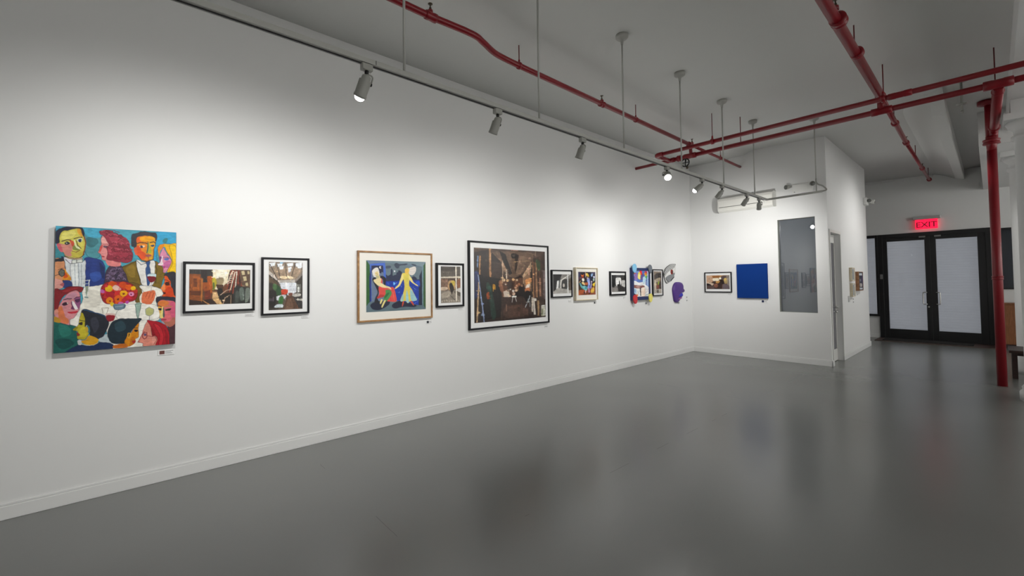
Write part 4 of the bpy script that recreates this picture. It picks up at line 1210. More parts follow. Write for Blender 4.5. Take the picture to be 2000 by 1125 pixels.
ART['dance'] = (70, 95, (42, 34, 40), 0.006, 0.22, (5.281, 5.719, 1.300, 1.664), [
 (1,122,64,40,0,-5,648,457,682,1017,652,1018,1025,-11,1013),
 (1,168,84,44,0,13,806,287,776,264,952,21,981),
 (1,138,72,48,0,670,875,974,845,974,992,670,988),
 (1,74,58,44,0,6,585,245,728,35,775),
 (1,58,56,88,0,14,23,128,37,105,178,21,240),
 (1,74,68,96,0,760,15,996,13,974,140,845,109),
 (1,28,26,40,0,377,144,504,175,544,459,354,396),
 (1,26,32,56,0,653,32,759,110,801,395,673,364),
 (1,90,58,74,0,11,241,209,224,166,302,20,334),
 (1,216,90,32,0,168,115,241,161,325,106,303,192,251,224,188,193),
 (1,240,176,96,0,210,130,247,169,230,192),
 (1,138,40,24,0,209,208,303,208,292,270,229,271),
 (1,236,228,212,0,219,286,334,294,329,396,238,404),
 (1,232,208,144,0,196,459,290,436,385,522,352,570,226,522),
 (1,168,90,52,0,353,475,544,459,522,554,395,570),
 (1,200,160,120,0,113,381,144,389,80,475,43,452),
 (1,106,180,184,0,70,475,143,507,226,601,373,618,521,666,500,746,435,825,350,777,245,728,120,617),
 (1,138,208,208,0,225,617,352,618,330,697,246,681),
 (1,74,138,152,0,373,649,521,682,414,745),
 (1,232,192,64,0,452,58,547,80,610,158,588,206,482,191,445,128),
 (1,244,224,128,0,452,65,504,96,472,175),
 (1,216,184,176,0,410,35,431,34,440,222,408,223),
 (1,232,200,192,0,493,246,588,253,588,316,503,332),
 (1,138,152,208,0,503,317,620,269,662,427,672,586,757,667,628,714,521,682,565,523,513,411),
 (1,168,176,224,0,566,396,630,395,650,555,586,554),
 (1,106,112,184,0,607,570,693,587,714,715,628,698),
 (1,192,176,216,0,747,427,780,443,736,715,703,715),
 (1,216,200,200,0,726,395,823,419,758,443),
 (1,192,136,168,0,542,730,628,730,649,891,606,907),
 (1,32,24,24,0,584,923,670,891,648,956),
 (1,32,24,24,0,297,840,392,889,349,921),
 (1,216,168,160,0,371,809,435,809,413,921,381,905),
 (1,152,184,224,0,738,94,824,62,856,125,791,204,742,173),
 (1,208,212,240,0,866,204,931,180,948,251,888,267),
 (1,168,192,184,0,845,299,931,283,931,379,866,411),
 (1,224,192,40,0,822,523,931,475,974,427,952,571,909,635,822,587),
 (1,208,168,72,0,757,731,887,667,919,748,887,893,756,908,692,843),
 (1,232,208,96,0,866,523,931,499,920,587)])
ART['collage'] = (60, 92, (106, 128, 184), 0.006, 0.16, (6.783, 7.349, 1.230, 1.710), [
 (0,90,120,184,0,0,0,1000,0,1000,417,0,415),
 (1,122,152,208,0,130,2,413,9,347,112,130,85),
 (1,138,112,176,0,130,126,304,140,282,361,130,347),
 (1,106,90,152,0,500,167,653,153,631,347,500,361),
 (1,74,90,136,0,0,209,108,223,108,416,0,415),
 (1,120,192,120,0,22,113,87,126,108,209,22,195),
 (1,232,192,72,0,54,71,130,99,108,154,54,140),
 (1,216,90,48,0,108,71,195,92,162,154,119,140),
 (1,216,58,56,0,423,29,533,15,587,112,543,181,456,140),
 (1,240,216,96,0,369,85,445,84,489,167,467,333,391,347,315,278),
 (1,244,232,160,0,391,167,445,181,423,305,358,278),
 (1,200,48,64,0,741,42,861,49,872,111,762,98),
 (1,232,136,56,0,708,112,850,104,850,181,719,167),
 (1,232,208,80,0,741,181,861,174,850,236,762,229),
 (1,96,176,96,0,773,236,872,222,850,319,784,306),
 (1,200,176,208,0,883,14,1000,28,982,208,916,167),
 (1,154,184,224,0,916,208,1000,194,1000,667,872,583,850,416),
 (1,216,228,244,0,916,83,960,111,938,222,894,195),
 (2,232,236,244,67,938,222,850,527),
 (0,238,240,240,0,0,415,195,402,347,471,609,458,631,278,762,236,806,347,762,541,1000,667,1000,1000,217,1002,0,856),
 (1,184,216,232,0,620,278,762,250,784,403,653,527),
 (1,138,90,84,0,0,539,347,581,653,582,697,652,347,692,0,635),
 (1,184,144,136,0,238,595,456,623,413,665,238,650),
 (1,176,208,232,0,65,691,217,705,217,857,87,870,22,773),
 (1,136,168,208,0,108,746,195,774,152,843),
 (0,48,36,32,0,423,665,489,665,500,969,445,982),
 (1,240,216,200,0,522,693,741,680,719,984,522,990),
 (2,64,44,40,53,304,788,369,927,347,968),
 (2,176,106,74,60,949,708,784,874),
 (2,72,80,88,60,1000,889,719,970),
 (2,138,138,144,47,741,638,784,777,719,970),
 (0,28,36,80,0,0,828,217,912,217,1008,0,1007),
 (1,232,120,56,0,228,898,325,926,282,988,228,981),
 (1,72,24,56,0,0,883,130,898,108,966,11,966)])
ART['dark'] = (50, 64, (74, 74, 74), 0.004, 0.18, (6.192, 6.597, 1.331, 1.619), [
 (0,34,34,34,0,0,-19,344,0,290,534,52,686),
 (0,52,50,48,0,629,-19,1000,0,993,691,717,613),
 (1,236,235,232,0,318,191,674,191,645,613,336,630),
 (1,200,198,194,0,720,344,982,345,979,691,764,690),
 (1,28,26,26,0,408,573,622,536,621,689,430,688),
 (1,42,40,38,0,529,382,587,344,622,574,536,612),
 (1,122,118,114,0,4,724,336,649,474,996,0,1000),
 (1,48,44,42,0,478,689,859,691,904,999,522,996),
 (1,138,134,130,0,191,840,429,803,380,957,190,955),
 (1,20,20,20,0,56,381,243,534,193,725,28,686)])
ART['narrow'] = (44, 90, (106, 92, 80), 0.005, 0.2, (7.576, 7.856, 1.272, 1.697), [
 (0,138,122,104,0,0,-6,1000,0,995,118,-3,173),
 (1,58,48,42,0,261,114,954,88,945,293,255,350),
 (1,184,168,144,0,299,350,860,292,769,437,338,496),
 (1,192,152,88,0,78,525,380,554,333,698,75,699),
 (1,168,192,64,0,554,466,725,481,720,610,550,611),
 (1,138,74,58,0,335,640,848,610,842,753,331,784),
 (1,216,204,184,0,80,408,254,408,286,870,114,899),
 (1,74,64,56,0,681,524,979,495,991,809,713,810),
 (1,184,176,164,0,72,843,924,809,959,992,69,999),
 (1,90,80,72,0,329,869,585,839,581,967,369,954)])
ART['warm'] = (72, 46, (106, 74, 52), 0.004, 0.18, (-3.905, -3.452, 1.331, 1.614), [
 (0,176,136,88,0,0,-11,1000,0,998,307,-5,334),
 (1,200,164,136,0,10,44,302,119,254,482,2,553),
 (1,244,232,208,0,301,228,518,212,527,412,320,428),
 (1,255,248,232,0,562,194,627,159,637,267,572,285),
 (1,138,90,48,0,282,46,585,32,518,194,301,192),
 (1,90,74,72,0,649,86,866,53,864,306,690,413),
 (1,138,128,120,0,866,53,1000,54,994,927,883,633),
 (1,216,184,104,0,767,251,865,215,874,451,776,468),
 (1,176,152,104,0,820,342,907,379,883,597,775,559),
 (1,42,28,24,0,604,303,733,377,774,632,623,595),
 (1,58,40,36,0,298,446,645,485,641,1005,335,1002),
 (1,28,20,20,0,2,607,209,591,185,737,22,736),
 (1,216,192,168,0,2,553,79,517,318,592,251,738,165,627),
 (1,90,72,68,0,10,772,316,738,335,1002,7,1000),
 (1,106,92,96,0,731,632,948,707,967,1007,706,1005),
 (1,138,90,72,0,339,629,492,630,489,849,359,848),
 (1,200,152,88,0,429,429,581,412,536,557,427,556)])
ART['dog'] = (26, 48, (30, 30, 48), 0.01, 0.1, (11.342, 11.750, 1.269, 1.662), [
 (0,200,204,208,0,-227,61,812,63,790,183,-219,172),
 (0,200,204,208,0,141,863,860,880,862,962,139,954),
 (1,138,136,144,0,209,392,509,395,496,508,240,504),
 (1,176,168,160,0,235,622,732,642,680,804,248,805),
 (1,58,48,88,0,653,234,974,236,871,689,717,595)])

# ------------------------------------------------------------------ painting on vertices
# ART: columns, rows, ground colour, edge warp, grain, rectangle on the wall, shapes
# a shape: kind (0 polygon, 1 smooth outline, 2 line), red, green, blue, line width in 0.1 mm, then x, y pairs in thousandths
def colour(rgb):
    return tuple((x/255/12.92) if x <= 10 else ((x/255+.055)/1.055)**2.4 for x in rgb)
def decode(shapes):
    return [(s[0], colour(s[1:4]), s[4]/1e4, np.array(s[5:], float).reshape(-1, 2)/1000) for s in shapes]
def cr_closed(P, n=4):
    a, b, c, d = np.roll(P, 1, 0), P, np.roll(P, -1, 0), np.roll(P, -2, 0); o = []
    for k in range(n):
        t = k/n; o.append(.5*(2*b+(c-a)*t+(2*a-5*b+4*c-d)*t*t+(3*b-a-3*c+d)*t**3))
    return np.stack(o, 1).reshape(-1, 2)
def vnoise(h, w, cy, cx, rng):
    g = rng.random((cy+2, cx+2)); y = np.linspace(0, cy, h); x = np.linspace(0, cx, w)
    iy = y.astype(int); ix = x.astype(int); fy = (y-iy)[:, None]; fx = (x-ix)[None]
    fy = fy*fy*(3-2*fy); fx = fx*fx*(3-2*fx)
    A, B, C, D = g[np.ix_(iy, ix)], g[np.ix_(iy, ix+1)], g[np.ix_(iy+1, ix)], g[np.ix_(iy+1, ix+1)]
    return (A*(1-fx)+B*fx)*(1-fy)+(C*(1-fx)+D*fx)*fy-.5
EXTRA = {'dinner': (0, .0017), 'ladders': (420, 0), 'skylight': (420, 0), 'loft': (260, 0), 'studio': (800, 0), 'grey': (120, 0), 'dark': (110, 0), 'narrow': (160, 0), 'warm': (160, 0), 'dance': (90, 0), 'collage': (60, 0)}
def paint(name, gain=1.0):
    W, H, bg, warp, noise, rect, data = ART[name]; clutter, outline = EXTRA.get(name, (0, 0))
    rng = np.random.default_rng(len(name)*7+W); w2, h2 = W*2, H*2
    U, V = np.meshgrid((np.arange(w2)+.5)/w2, (np.arange(h2)+.5)/h2)
    for cells in (14, 45): 
        U = U+warp*vnoise(h2, w2, cells, cells, rng)*(2 if cells == 14 else 1.4); V = V+warp*vnoise(h2, w2, cells, cells, rng)*(2 if cells == 14 else 1.4)
    img = np.empty((h2, w2, 3)); img[:] = colour(bg)
    ww, hh = rect[1]-rect[0], rect[3]-rect[2]
    for t, col, wd, P in decode(data):
        pad = .03
        if t == 2: pad = max(pad, wd/min(ww, hh)+.01)
        i0, i1 = np.clip([int((P[:, 1].min()-pad)*h2), int((P[:, 1].max()+pad)*h2)+1], 0, h2); j0, j1 = np.clip([int((P[:, 0].min()-pad)*w2), int((P[:, 0].max()+pad)*w2)+1], 0, w2)
        if i1 <= i0 or j1 <= j0: continue
        u, v = U[i0:i1, j0:j1], V[i0:i1, j0:j1]; ins = np.zeros(u.shape, bool)
        if t == 2:
            for a, b in zip(P[:-1], P[1:]):
                ax, ay, bx, by = a[0]*ww, a[1]*hh, b[0]*ww, b[1]*hh; x, y = u*ww, v*hh
                dx, dy = bx-ax, by-ay; k = np.clip(((x-ax)*dx+(y-ay)*dy)/max(dx*dx+dy*dy, 1e-12), 0, 1)
                ins |= (x-ax-k*dx)**2+(y-ay-k*dy)**2 < (wd/2)**2
        else:
            Q = cr_closed(P) if t == 1 else P
            for a, b in zip(Q, np.roll(Q, -1, 0)):
                if a[1] == b[1]: continue
                ins ^= ((a[1] > v) != (b[1] > v)) & (u < (b[0]-a[0])*(v-a[1])/(b[1]-a[1])+a[0])
        was = np.abs(img[i0:i1, j0:j1][ins].mean(0)-col).mean() if ins.any() else 0
        img[i0:i1, j0:j1][ins] = col
        if outline and t == 1 and max(np.ptp(P[:, 0]), np.ptp(P[:, 1])) > .15 and was > .05:
            x, y = u*ww, v*hh; e = np.full(u.shape, 9.0)
            for a, b in zip(Q, np.roll(Q, -1, 0)):
                ax, ay = a[0]*ww, a[1]*hh; dx, dy = b[0]*ww-ax, b[1]*hh-ay; k = np.clip(((x-ax)*dx+(y-ay)*dy)/max(dx*dx+dy*dy, 1e-12), 0, 1)
                e = np.minimum(e, (x-ax-k*dx)**2+(y-ay-k*dy)**2)
            sel = e < outline**2; img[i0:i1, j0:j1][sel] *= (.45, .45, .5)
    for k in range(clutter):     # the small bright and dark things that fill the pictured rooms
        sw, sh = ((rng.uniform(.004, .014), rng.uniform(.02, .11)), (rng.uniform(.01, .05), rng.uniform(.006, .02)), (rng.uniform(.008, .03), rng.uniform(.008, .03)))[rng.integers(3)]
        x, y = rng.random(2); j0, j1, i0, i1 = int((x-sw/2)*w2), int((x+sw/2)*w2)+1, int((y-sh/2)*h2), int((y+sh/2)*h2)+1
        if min(i0, j0) < 0 or i1 > h2 or j1 > w2: continue
        img[i0:i1, j0:j1] = img[i0:i1, j0:j1]*.5+.5*img[(i0+i1)//2, (j0+j1)//2]*np.exp(rng.normal(0, .55))*(1+rng.normal(0, .06, 3))
    img = img.reshape(H, 2, W, 2, 3).mean((1, 3))
    n = vnoise(H, W, max(4, H//4), max(4, W//9), rng)+.8*vnoise(H, W, max(3, H//12), max(3, W//12), rng)+.7*(rng.random((H, W))-.5)
    img = img*(1+noise*2*n*(1 if name != 'dinner' else .8))[..., None]; c = img.mean(2, keepdims=True)
    return np.clip(c+(img-c)*1.04, 0.002, .95)*gain
def painted_grid(name, art, pl, rect, d, parent, mt, gain=1.0):
    img = paint(art, gain); H, W, _ = img.shape; a0, a1, z0, z1 = rect; off = origin(parent)
    A, Z = np.meshgrid(np.linspace(a0, a1, W), np.linspace(z1, z0, H)); base = np.array(PL[pl](0, d, 0))
    co = np.zeros((H*W, 3)); co[:] = base; co[:, 1 if pl in 'LS' else 0] = A.ravel(); co[:, 2] = Z.ravel(); co -= np.array(off)
    i = np.arange(H*W).reshape(H, W); q = np.stack([i[:-1, :-1], i[1:, :-1], i[1:, 1:], i[:-1, 1:]], -1).reshape(-1, 4)
    me = bpy.data.meshes.new(name); me.vertices.add(H*W); me.vertices.foreach_set('co', co.ravel())
    me.loops.add(q.size); me.loops.foreach_set('vertex_index', q.ravel().astype(np.int32)); me.polygons.add(len(q)); me.polygons.foreach_set('loop_start', np.arange(0, q.size, 4, dtype=np.int32))
    me.update(calc_edges=True)
    at = me.attributes.new('paint', 'FLOAT_COLOR', 'POINT'); at.data.foreach_set('color', np.concatenate([img.reshape(-1, 3), np.ones((H*W, 1))], 1).ravel())
    me.materials.append(mt); o = bpy.data.objects.new(name, me); COL.objects.link(o); o.parent = parent; return o

PHOTO = art_mat('photo_print', .45); OIL = art_mat('oil_paint', .5, .35); INK = art_mat('matte_ink', .7, .1)

def picture_frame(pl, a0, a1, z0, z1, d, fw, mt, parent, lip=.006):
    """mitred frame of four bars with a bevelled inner edge"""
    bm = bmesh.new()
    def ring(i, dd): return [bm.verts.new(PL[pl](a, dd, z)) for a, z in ((a0+i, z0+i), (a1-i, z0+i), (a1-i, z1-i), (a0+i, z1-i))]
    rs = [ring(0, .001), ring(0, d-.002), ring(.002, d), ring(fw-.002, d), ring(fw, d-.003), ring(fw, .004)]
    for A, B in zip(rs, rs[1:]):
        for k in range(4): bm.faces.new((A[k], A[(k+1) % 4], B[(k+1) % 4], B[k]))
    for k in range(4): bm.faces.new((rs[-1][k], rs[-1][(k+1) % 4], rs[0][(k+1) % 4], rs[0][k]))
    return obj('frame', bm, mt, parent)
def framed(key, art, name, label, cat, fw, mt, boardmat=None, group=None, recess=.014, gain=1.0, ink=None, glazed=True):
    pl, a0, a1, z0, z1, d = FRAMES[key]
    t = thing(name, label, cat, PL[pl]((a0+a1)/2, 0, z0), group)
    picture_frame(pl, a0, a1, z0, z1, d, fw, mt, t)
    b = part('mat_board', boardmat or WHITEB, t, pbox(pl, a0+fw-.003, a1-fw+.003, .004, d-recess, z0+fw-.003, z1-fw+.003))
    if art:
        painted_grid('print', art, pl, ART[art][5], d-recess+.001, t, ink or PHOTO, gain)
    if glazed: part('glazing', GLAZE, t, pbox(pl, a0+fw-.002, a1-fw+.002, d-.008, d-.006, z0+fw-.002, z1-fw+.002))
    return t

# ------------------------------------------------------------------ the pictures
pl, a0, a1, z0, z1, d = FRAMES['dinner']
t = thing('canvas_painting', 'large colourful unframed canvas of many people around a dinner table', 'painting', PL[pl]((a0+a1)/2, 0, z0))
part('canvas', mat('canvas_edge', (.16, .17, .17), .8), t, pbox(pl, a0, a1, .001, d, z0, z1), bev=.003)
painted_grid('painted_surface', 'dinner', pl, (a0+.001, a1-.001, z0+.001, z1-.001), d+.0012, t, OIL, 1.0)
framed('ladders', 'ladders', 'framed_photograph', 'black-framed wide photograph of wooden cabinets and ladders beside the large dinner canvas', 'photograph', .017, BLACK)
framed('skylight', 'skylight', 'framed_photograph', 'black-framed upright photograph of a studio under a bright skylight', 'photograph', .016, BLACK)
framed('women', 'women', 'framed_print', 'gold wood framed picture of two women by night water', 'picture', .018, GOLD, CREAM, recess=.012, ink=INK)
framed('loft', 'loft', 'framed_photograph', 'small black-framed upright photograph just left of the largest photograph', 'photograph', .022, BLACK)
framed('studio', 'studio', 'framed_photograph', 'largest black-framed photograph, of a dark cluttered artist studio', 'photograph', .022, BLACK)
framed('grey', 'grey', 'framed_photograph', 'small black-framed grey photograph between the largest photograph and the cream-framed painting', 'photograph', .018, BLACK)
framed('dance', 'dance', 'framed_painting', 'small bright dancing figures painting in a deep cream frame', 'painting', .014, CREAMF, CREAM, recess=.018, ink=INK)
framed('dark', 'dark', 'framed_photograph', 'small black-framed dark grey photograph left of the navy-framed collage', 'photograph', .024, BLACK)
t = framed('collage', 'collage', 'framed_collage', 'navy-framed bright collage with a coloured oval patch on each corner', 'picture', .05, NAVY, NAVY, recess=.008, ink=INK, glazed=False)
pl, a0, a1, z0, z1, d = FRAMES['collage']
for ca, cz, tilt, col, lab in ((a0+.055, z1-.01, -.12, '86c4e8', 'light blue patch'), (a1-.015, z1-.015, .18, '6a7078', 'grey patch'), (a0+.06, z0+.02, .16, 'c83038', 'red patch'), (a1-.02, z0+.03, -.16, 'e8dc70', 'yellow patch')):
    bm = bmesh.new(); ring = []
    for k in range(20):
        an = 2*math.pi*k/20; x, z = .062*math.cos(an)*(1+.06*math.sin(3*an)), .082*math.sin(an)
        ring.append((ca+x*math.cos(tilt)-z*math.sin(tilt), cz+x*math.sin(tilt)+z*math.cos(tilt)))
    f0 = [bm.verts.new(PL[pl](a, d+.001, z)) for a, z in ring]; f1 = [bm.verts.new(PL[pl](a, d+.018, z)) for a, z in ring]; f2 = [bm.verts.new(PL[pl](ca+(a-ca)*.9, d+.022, cz+(z-cz)*.9)) for a, z in ring]
    bm.faces.new(f0); bm.faces.new(f2)
    for A, B in ((f0, f1), (f1, f2)):
        for k in range(20): bm.faces.new((A[k], A[(k+1) % 20], B[(k+1) % 20], B[k]))
    o = obj('corner_patch', bm, mat('patch_'+col, col, .6, var=.15, vscale=40), t); o['label'] = lab
framed('narrow', 'narrow', 'framed_photograph', 'narrow black-framed upright photograph right of the navy-framed collage', 'photograph', .018, BLACK)
framed('warm', 'warm', 'framed_photograph', 'black-framed warm-toned room photograph left of the plain blue canvas', 'photograph', .018, BLACK)
pl, a0, a1, z0, z1, d = FRAMES['blue']
t = thing('blue_canvas', 'plain deep blue square canvas on the back wall beside the window', 'painting', PL[pl]((a0+a1)/2, 0, z0))
part('canvas', mat('deep_blue_paint', srgb('02337c'), .8, spec=.2, bump=.15, bscale=120, var=.05, vscale=5), t, pbox(pl, a0, a1, .001, d, z0, z1), bev=.004)
GREYP = mat('grey_paper', srgb('8f9695'), .7, var=.08, vscale=20)
for key, lab in (('greytop', 'upper of two small pale box frames with grey sheets, by the door'), ('greybot', 'lower of two small pale box frames with grey sheets, by the door')):
    t = framed(key, None, 'box_frame', lab, 'picture', .012, CREAMF, CREAM, recess=.01)
    pl, a0, a1, z0, z1, d = FRAMES[key]
    part('grey_sheet', GREYP, t, pbox(pl, a0+.05, a1-.045, d-.0105, d-.0095, z0+.03, z1-.03))
t = framed('dog', None, 'box_frame', 'dark picture in a deep brown-sided box frame, last on the partition', 'picture', .012, SIDEW, BLACK, recess=.006)
pl, a0, a1, z0, z1, d = FRAMES['dog']; painted_grid('print', 'dog', pl, (a0+.014, a1-.014, z0+.014, z1-.014), d-.004, t, PHOTO)

# ------------------------------------------------------------------ wall labels
def wall_label(pl, a0, a1, z0, z1, label, thumb=None, stuff=True):
    t = thing('wall_label', label, 'label', PL[pl]((a0+a1)/2, 0, z0))
    part('card', CARD, t, pbox(pl, a0, a1, .001, .005, z0, z1), bev=.0008)
    w, h = a1-a0, z1-z0; x = a0+.06*w
    if thumb:
        tw = min(.34*w, h*.75)
        part('thumbnail', mat('thumb_'+thumb, thumb, .6, var=.5, vscale=120), t, pbox(pl, a0+.09*w, a0+.09*w+tw, .005, .0058, z0+.18*h, z1-.16*h)); x = a0+.12*w+tw
    bm = bmesh.new()
    for k, f in enumerate((.95, .7, .85)):
        z = z1-h*(.25+.22*k); box(bm, *pbox(pl, x, x+(a1-.05*w-x)*f, .005, .0055, z-h*.045, z+h*.045))
    obj('lettering', bm, GREYTXT, t, kind='stuff'); return t
wall_label('L', .163, .265, .968, 1.010, 'white label card with a tiny picture, under the large dinner canvas', '6a3a34')
wall_label('L', .752, .822, 1.236, 1.258, 'slim white label under the ladders photograph')
wall_label('L', 1.214, 1.282, 1.192, 1.218, 'slim white label under the skylight studio photograph')
wall_label('L', 2.562, 2.644, 1.045, 1.085, 'white label card with a tiny dark picture, under the gold-framed picture', '20242c')
wall_label('L', 3.018, 3.09, 1.180, 1.207, 'small white label under the photograph left of the largest one')
wall_label('L', 4.53, 4.615, .850, .888, 'small white label under the largest photograph')
wall_label('L', 5.075, 5.158, 1.198, 1.230, 'small white label under the grey photograph next to the largest one')
wall_label('L', 5.70, 5.80, 1.143, 1.190, 'white label card with a dark spot, under the cream-framed painting', '1c1c1c')
wall_label('L', 6.555, 6.634, 1.207, 1.240, 'small white label under the dark photograph left of the navy frame')
wall_label('L', 7.27, 7.385, 1.07, 1.125, 'white label card under the navy-framed collage', '50505c')
wall_label('L', 7.824, 7.915, 1.167, 1.195, 'small white label under the narrow photograph')
wall_label('L', 8.905, 8.975, 1.135, 1.185, 'upper white label right of the purple mask', '8a8a88')
wall_label('L', 8.905, 8.985, 1.07, 1.115, 'lower white label right of the purple mask', '8a8a88')
wall_label('B', -3.503, -3.415, 1.215, 1.243, 'small white label under the warm-toned room photograph')
wall_label('B', -2.90, -2.785, 1.068, 1.130, 'white label card with a blue dot, under the plain blue canvas', '0a1a44')
wall_label('S', 11.02, 11.11, 1.085, 1.125, 'upper tiny white label under the pale box frames', '505050')
wall_label('S', 11.02, 11.11, 1.025, 1.065, 'lower tiny white label under the pale box frames', '505050')
wall_label('S', 11.43, 11.52, 1.165, 1.205, 'tiny white label under the brown-sided box frame', '707070')
t = thing('switch_plate', 'grey light switch plate on the partition beside the door', 'switch', PL['S'](10.66, 0, 1.06))
part('plate', mat('switch_grey', (.5, .5, .49), .4), t, pbox('S', 10.60, 10.72, .001, .008, 1.06, 1.18), bev=.002)
part('toggle', WHITEP, t, pbox('S', 10.645, 10.675, .008, .016, 1.10, 1.14), bev=.002)

# ------------------------------------------------------------------ masks
def domed(name, outline, d0, depth, mt, parent, rings=10, sub=5, power=.5, lift=0.0):
    P = cr_closed(np.array(outline), sub); c = P.mean(0); off = origin(parent); bm = bmesh.new(); R = []
    for k in range(rings+1):
        s = 1-k/(rings); dd = d0+depth*(1-s**2)**power if s < 1 else d0
        R.append([bm.verts.new(Vector(PL['L'](c[0]+(a-c[0])*max(s, .02), dd, c[1]+(z-c[1])*max(s, .02)))) for a, z in P])
    back = [bm.verts.new(Vector(PL['L'](a, .002, z))) for a, z in P]; n = len(P)
    for A, B in zip([back]+R, R):
        for k in range(n):
            f = bm.faces.new((A[k], A[(k+1) % n], B[(k+1) % n], B[k])); f.smooth = True
    bm.faces.new(R[-1]); bm.faces.new(list(reversed(back))); return obj(name, bm, mt, parent)
def patch_on(name, outline, d0, th, mt, parent):
    P = cr_closed(np.array(outline), 4); bm = bmesh.new()
    A = [bm.verts.new(Vector(PL['L'](a, d0, z))) for a, z in P]; B = [bm.verts.new(Vector(PL['L'](a, d0+th, z))) for a, z in P]; n = len(P)
    bm.faces.new(B); bm.faces.new(list(reversed(A)))
    for k in range(n): bm.faces.new((A[k], A[(k+1) % n], B[(k+1) % n], B[k]))
    return obj(name, bm, mt, parent)
t = thing('white_mask', 'white leaf-shaped mask with grey stripes and one red eye', 'mask', PL['L'](8.24, 0, 1.40))
domed('mask_rim', [(a, z) for a, z in WHITE_MASK], .012, .004, mat('mask_rim_dark', (.10, .10, .105), .6), t, rings=2)
wc = np.array(WHITE_MASK).mean(0)
domed('mask_body', [tuple(wc+(np.array(q)-wc)*.955) for q in WHITE_MASK], .02, .018, mat('mask_white', (.74, .74, .72), .5), t, rings=5, power=.8)
sm = bpy.data.materials.new('mask_stripes'); sm.use_nodes = True; nt = sm.node_tree; b = nt.nodes['Principled BSDF']
tc = nt.nodes.new('ShaderNodeTexCoord'); wv = nt.nodes.new('ShaderNodeTexWave'); wv.inputs['Scale'].default_value = 11; wv.inputs['Distortion'].default_value = 1.2; wv.bands_direction = 'DIAGONAL'
cr = nt.nodes.new('ShaderNodeValToRGB'); cr.color_ramp.interpolation = 'CONSTANT'; cr.color_ramp.elements[0].color = (.05, .05, .055, 1); cr.color_ramp.elements[1].position = .5; cr.color_ramp.elements[1].color = (.7, .7, .69, 1)
nt.links.new(tc.outputs['Object'], wv.inputs['Vector']); nt.links.new(wv.outputs['Fac'], cr.inputs['Fac']); nt.links.new(cr.outputs[0], b.inputs['Base Color'])
patch_on('striped_band', WM_BAND, .034, .006, sm, t)
patch_on('grey_patch', WM_GREY, .034, .006, mat('mask_grey', (.22, .23, .24), .6, var=.4, vscale=60), t)
patch_on('dark_patch', WM_DARK, .040, .003, mat('mask_dark', (.05, .05, .055), .6), t)
ea, ez = WM_EYE[0]
bm = bmesh.new(); lathe(bm, PL['L'](ea, .034, ez), (1, 0, 0), [(0, .05), (.012, .048), (.016, .03), (.017, .001)], 20); obj('eye', bm, mat('mask_red', srgb('8a2018'), .5), t)
bm = bmesh.new(); lathe(bm, PL['L'](ea, .049, ez), (1, 0, 0), [(0, .022), (.005, .02), (.006, .001)], 16); obj('pupil', bm, mat('pupil_black', (.02, .01, .01), .4), t)
t = thing('purple_mask', 'purple face mask in profile with blue lips on the left wall', 'mask', PL['L'](8.62, 0, 1.07))
domed('mask_body', PURPLE_MASK, .03, .035, mat('mask_purple', srgb('4c2c7c'), .5, var=.25, vscale=8), t, rings=10, power=.5)
domed('blue_cheek', PM_BLUE, .055, .02, mat('mask_blue', srgb('2a2ca8'), .5), t, rings=4)
domed('pink_lip', PM_PINK, .055, .018, mat('mask_pink', srgb('8a4a90'), .5), t, rings=4)
part('hanging_pin', CHROME, t, pbox('L', 8.53, 8.56, .001, .03, 1.045, 1.075), bev=.003)

# ------------------------------------------------------------------ air conditioner
ax0, ax1, az0, az1, ad = -3.565, -2.60, 2.868, 3.172, .22
t = thing('air_conditioner', 'white wall-mounted air conditioner above the back wall pictures', 'air conditioner', (-3.08, WB, az0))
bm = bmesh.new(); pr = [(0, az0+.02), (0, az1), (ad*.62, az1), (ad*.93, az1-.03), (ad, az1-.07), (ad, az0+.07), (ad*.93, az0+.03), (ad*.72, az0)]
A = [bm.verts.new((ax0, WB-q, z)) for q, z in pr]; B = [bm.verts.new((ax1, WB-q, z)) for q, z in pr]
bm.faces.new(A); bm.faces.new(list(reversed(B)))
for k in range(len(pr)): bm.faces.new((A[k], B[k], B[(k+1) % len(pr)], A[(k+1) % len(pr)]))
ACM = mat('aircon_plastic', (.76, .75, .70), .35)
obj('body', bm, ACM, t)
part('front_panel', mat('aircon_panel', (.80, .79, .74), .3), t, (ax0+.012, ax1-.012, WB-ad-.008, WB-ad, az0+.105, az1-.075), bev=.004)
part('louvre_flap', ACM, t, (ax0+.03, ax1-.05, WB-ad-.006, WB-ad+.002, az0+.062, az0+.094), bev=.003)
part('air_slot', mat('slot_dark', (.06, .06, .055), .7), t, (ax0+.03, ax1-.16, WB-ad-.003, WB-ad, az0+.094, az0+.103))
part('indicator', mat('indicator_grey', (.2, .2, .2), .4), t, (ax1-.10, ax1-.075, WB-ad-.004, WB-ad, az0+.075, az0+.095))
part('indicator', MATS['indicator_grey'], t, (ax1-.14, ax1-.13, WB-ad-.004, WB-ad, az0+.10, az0+.115))

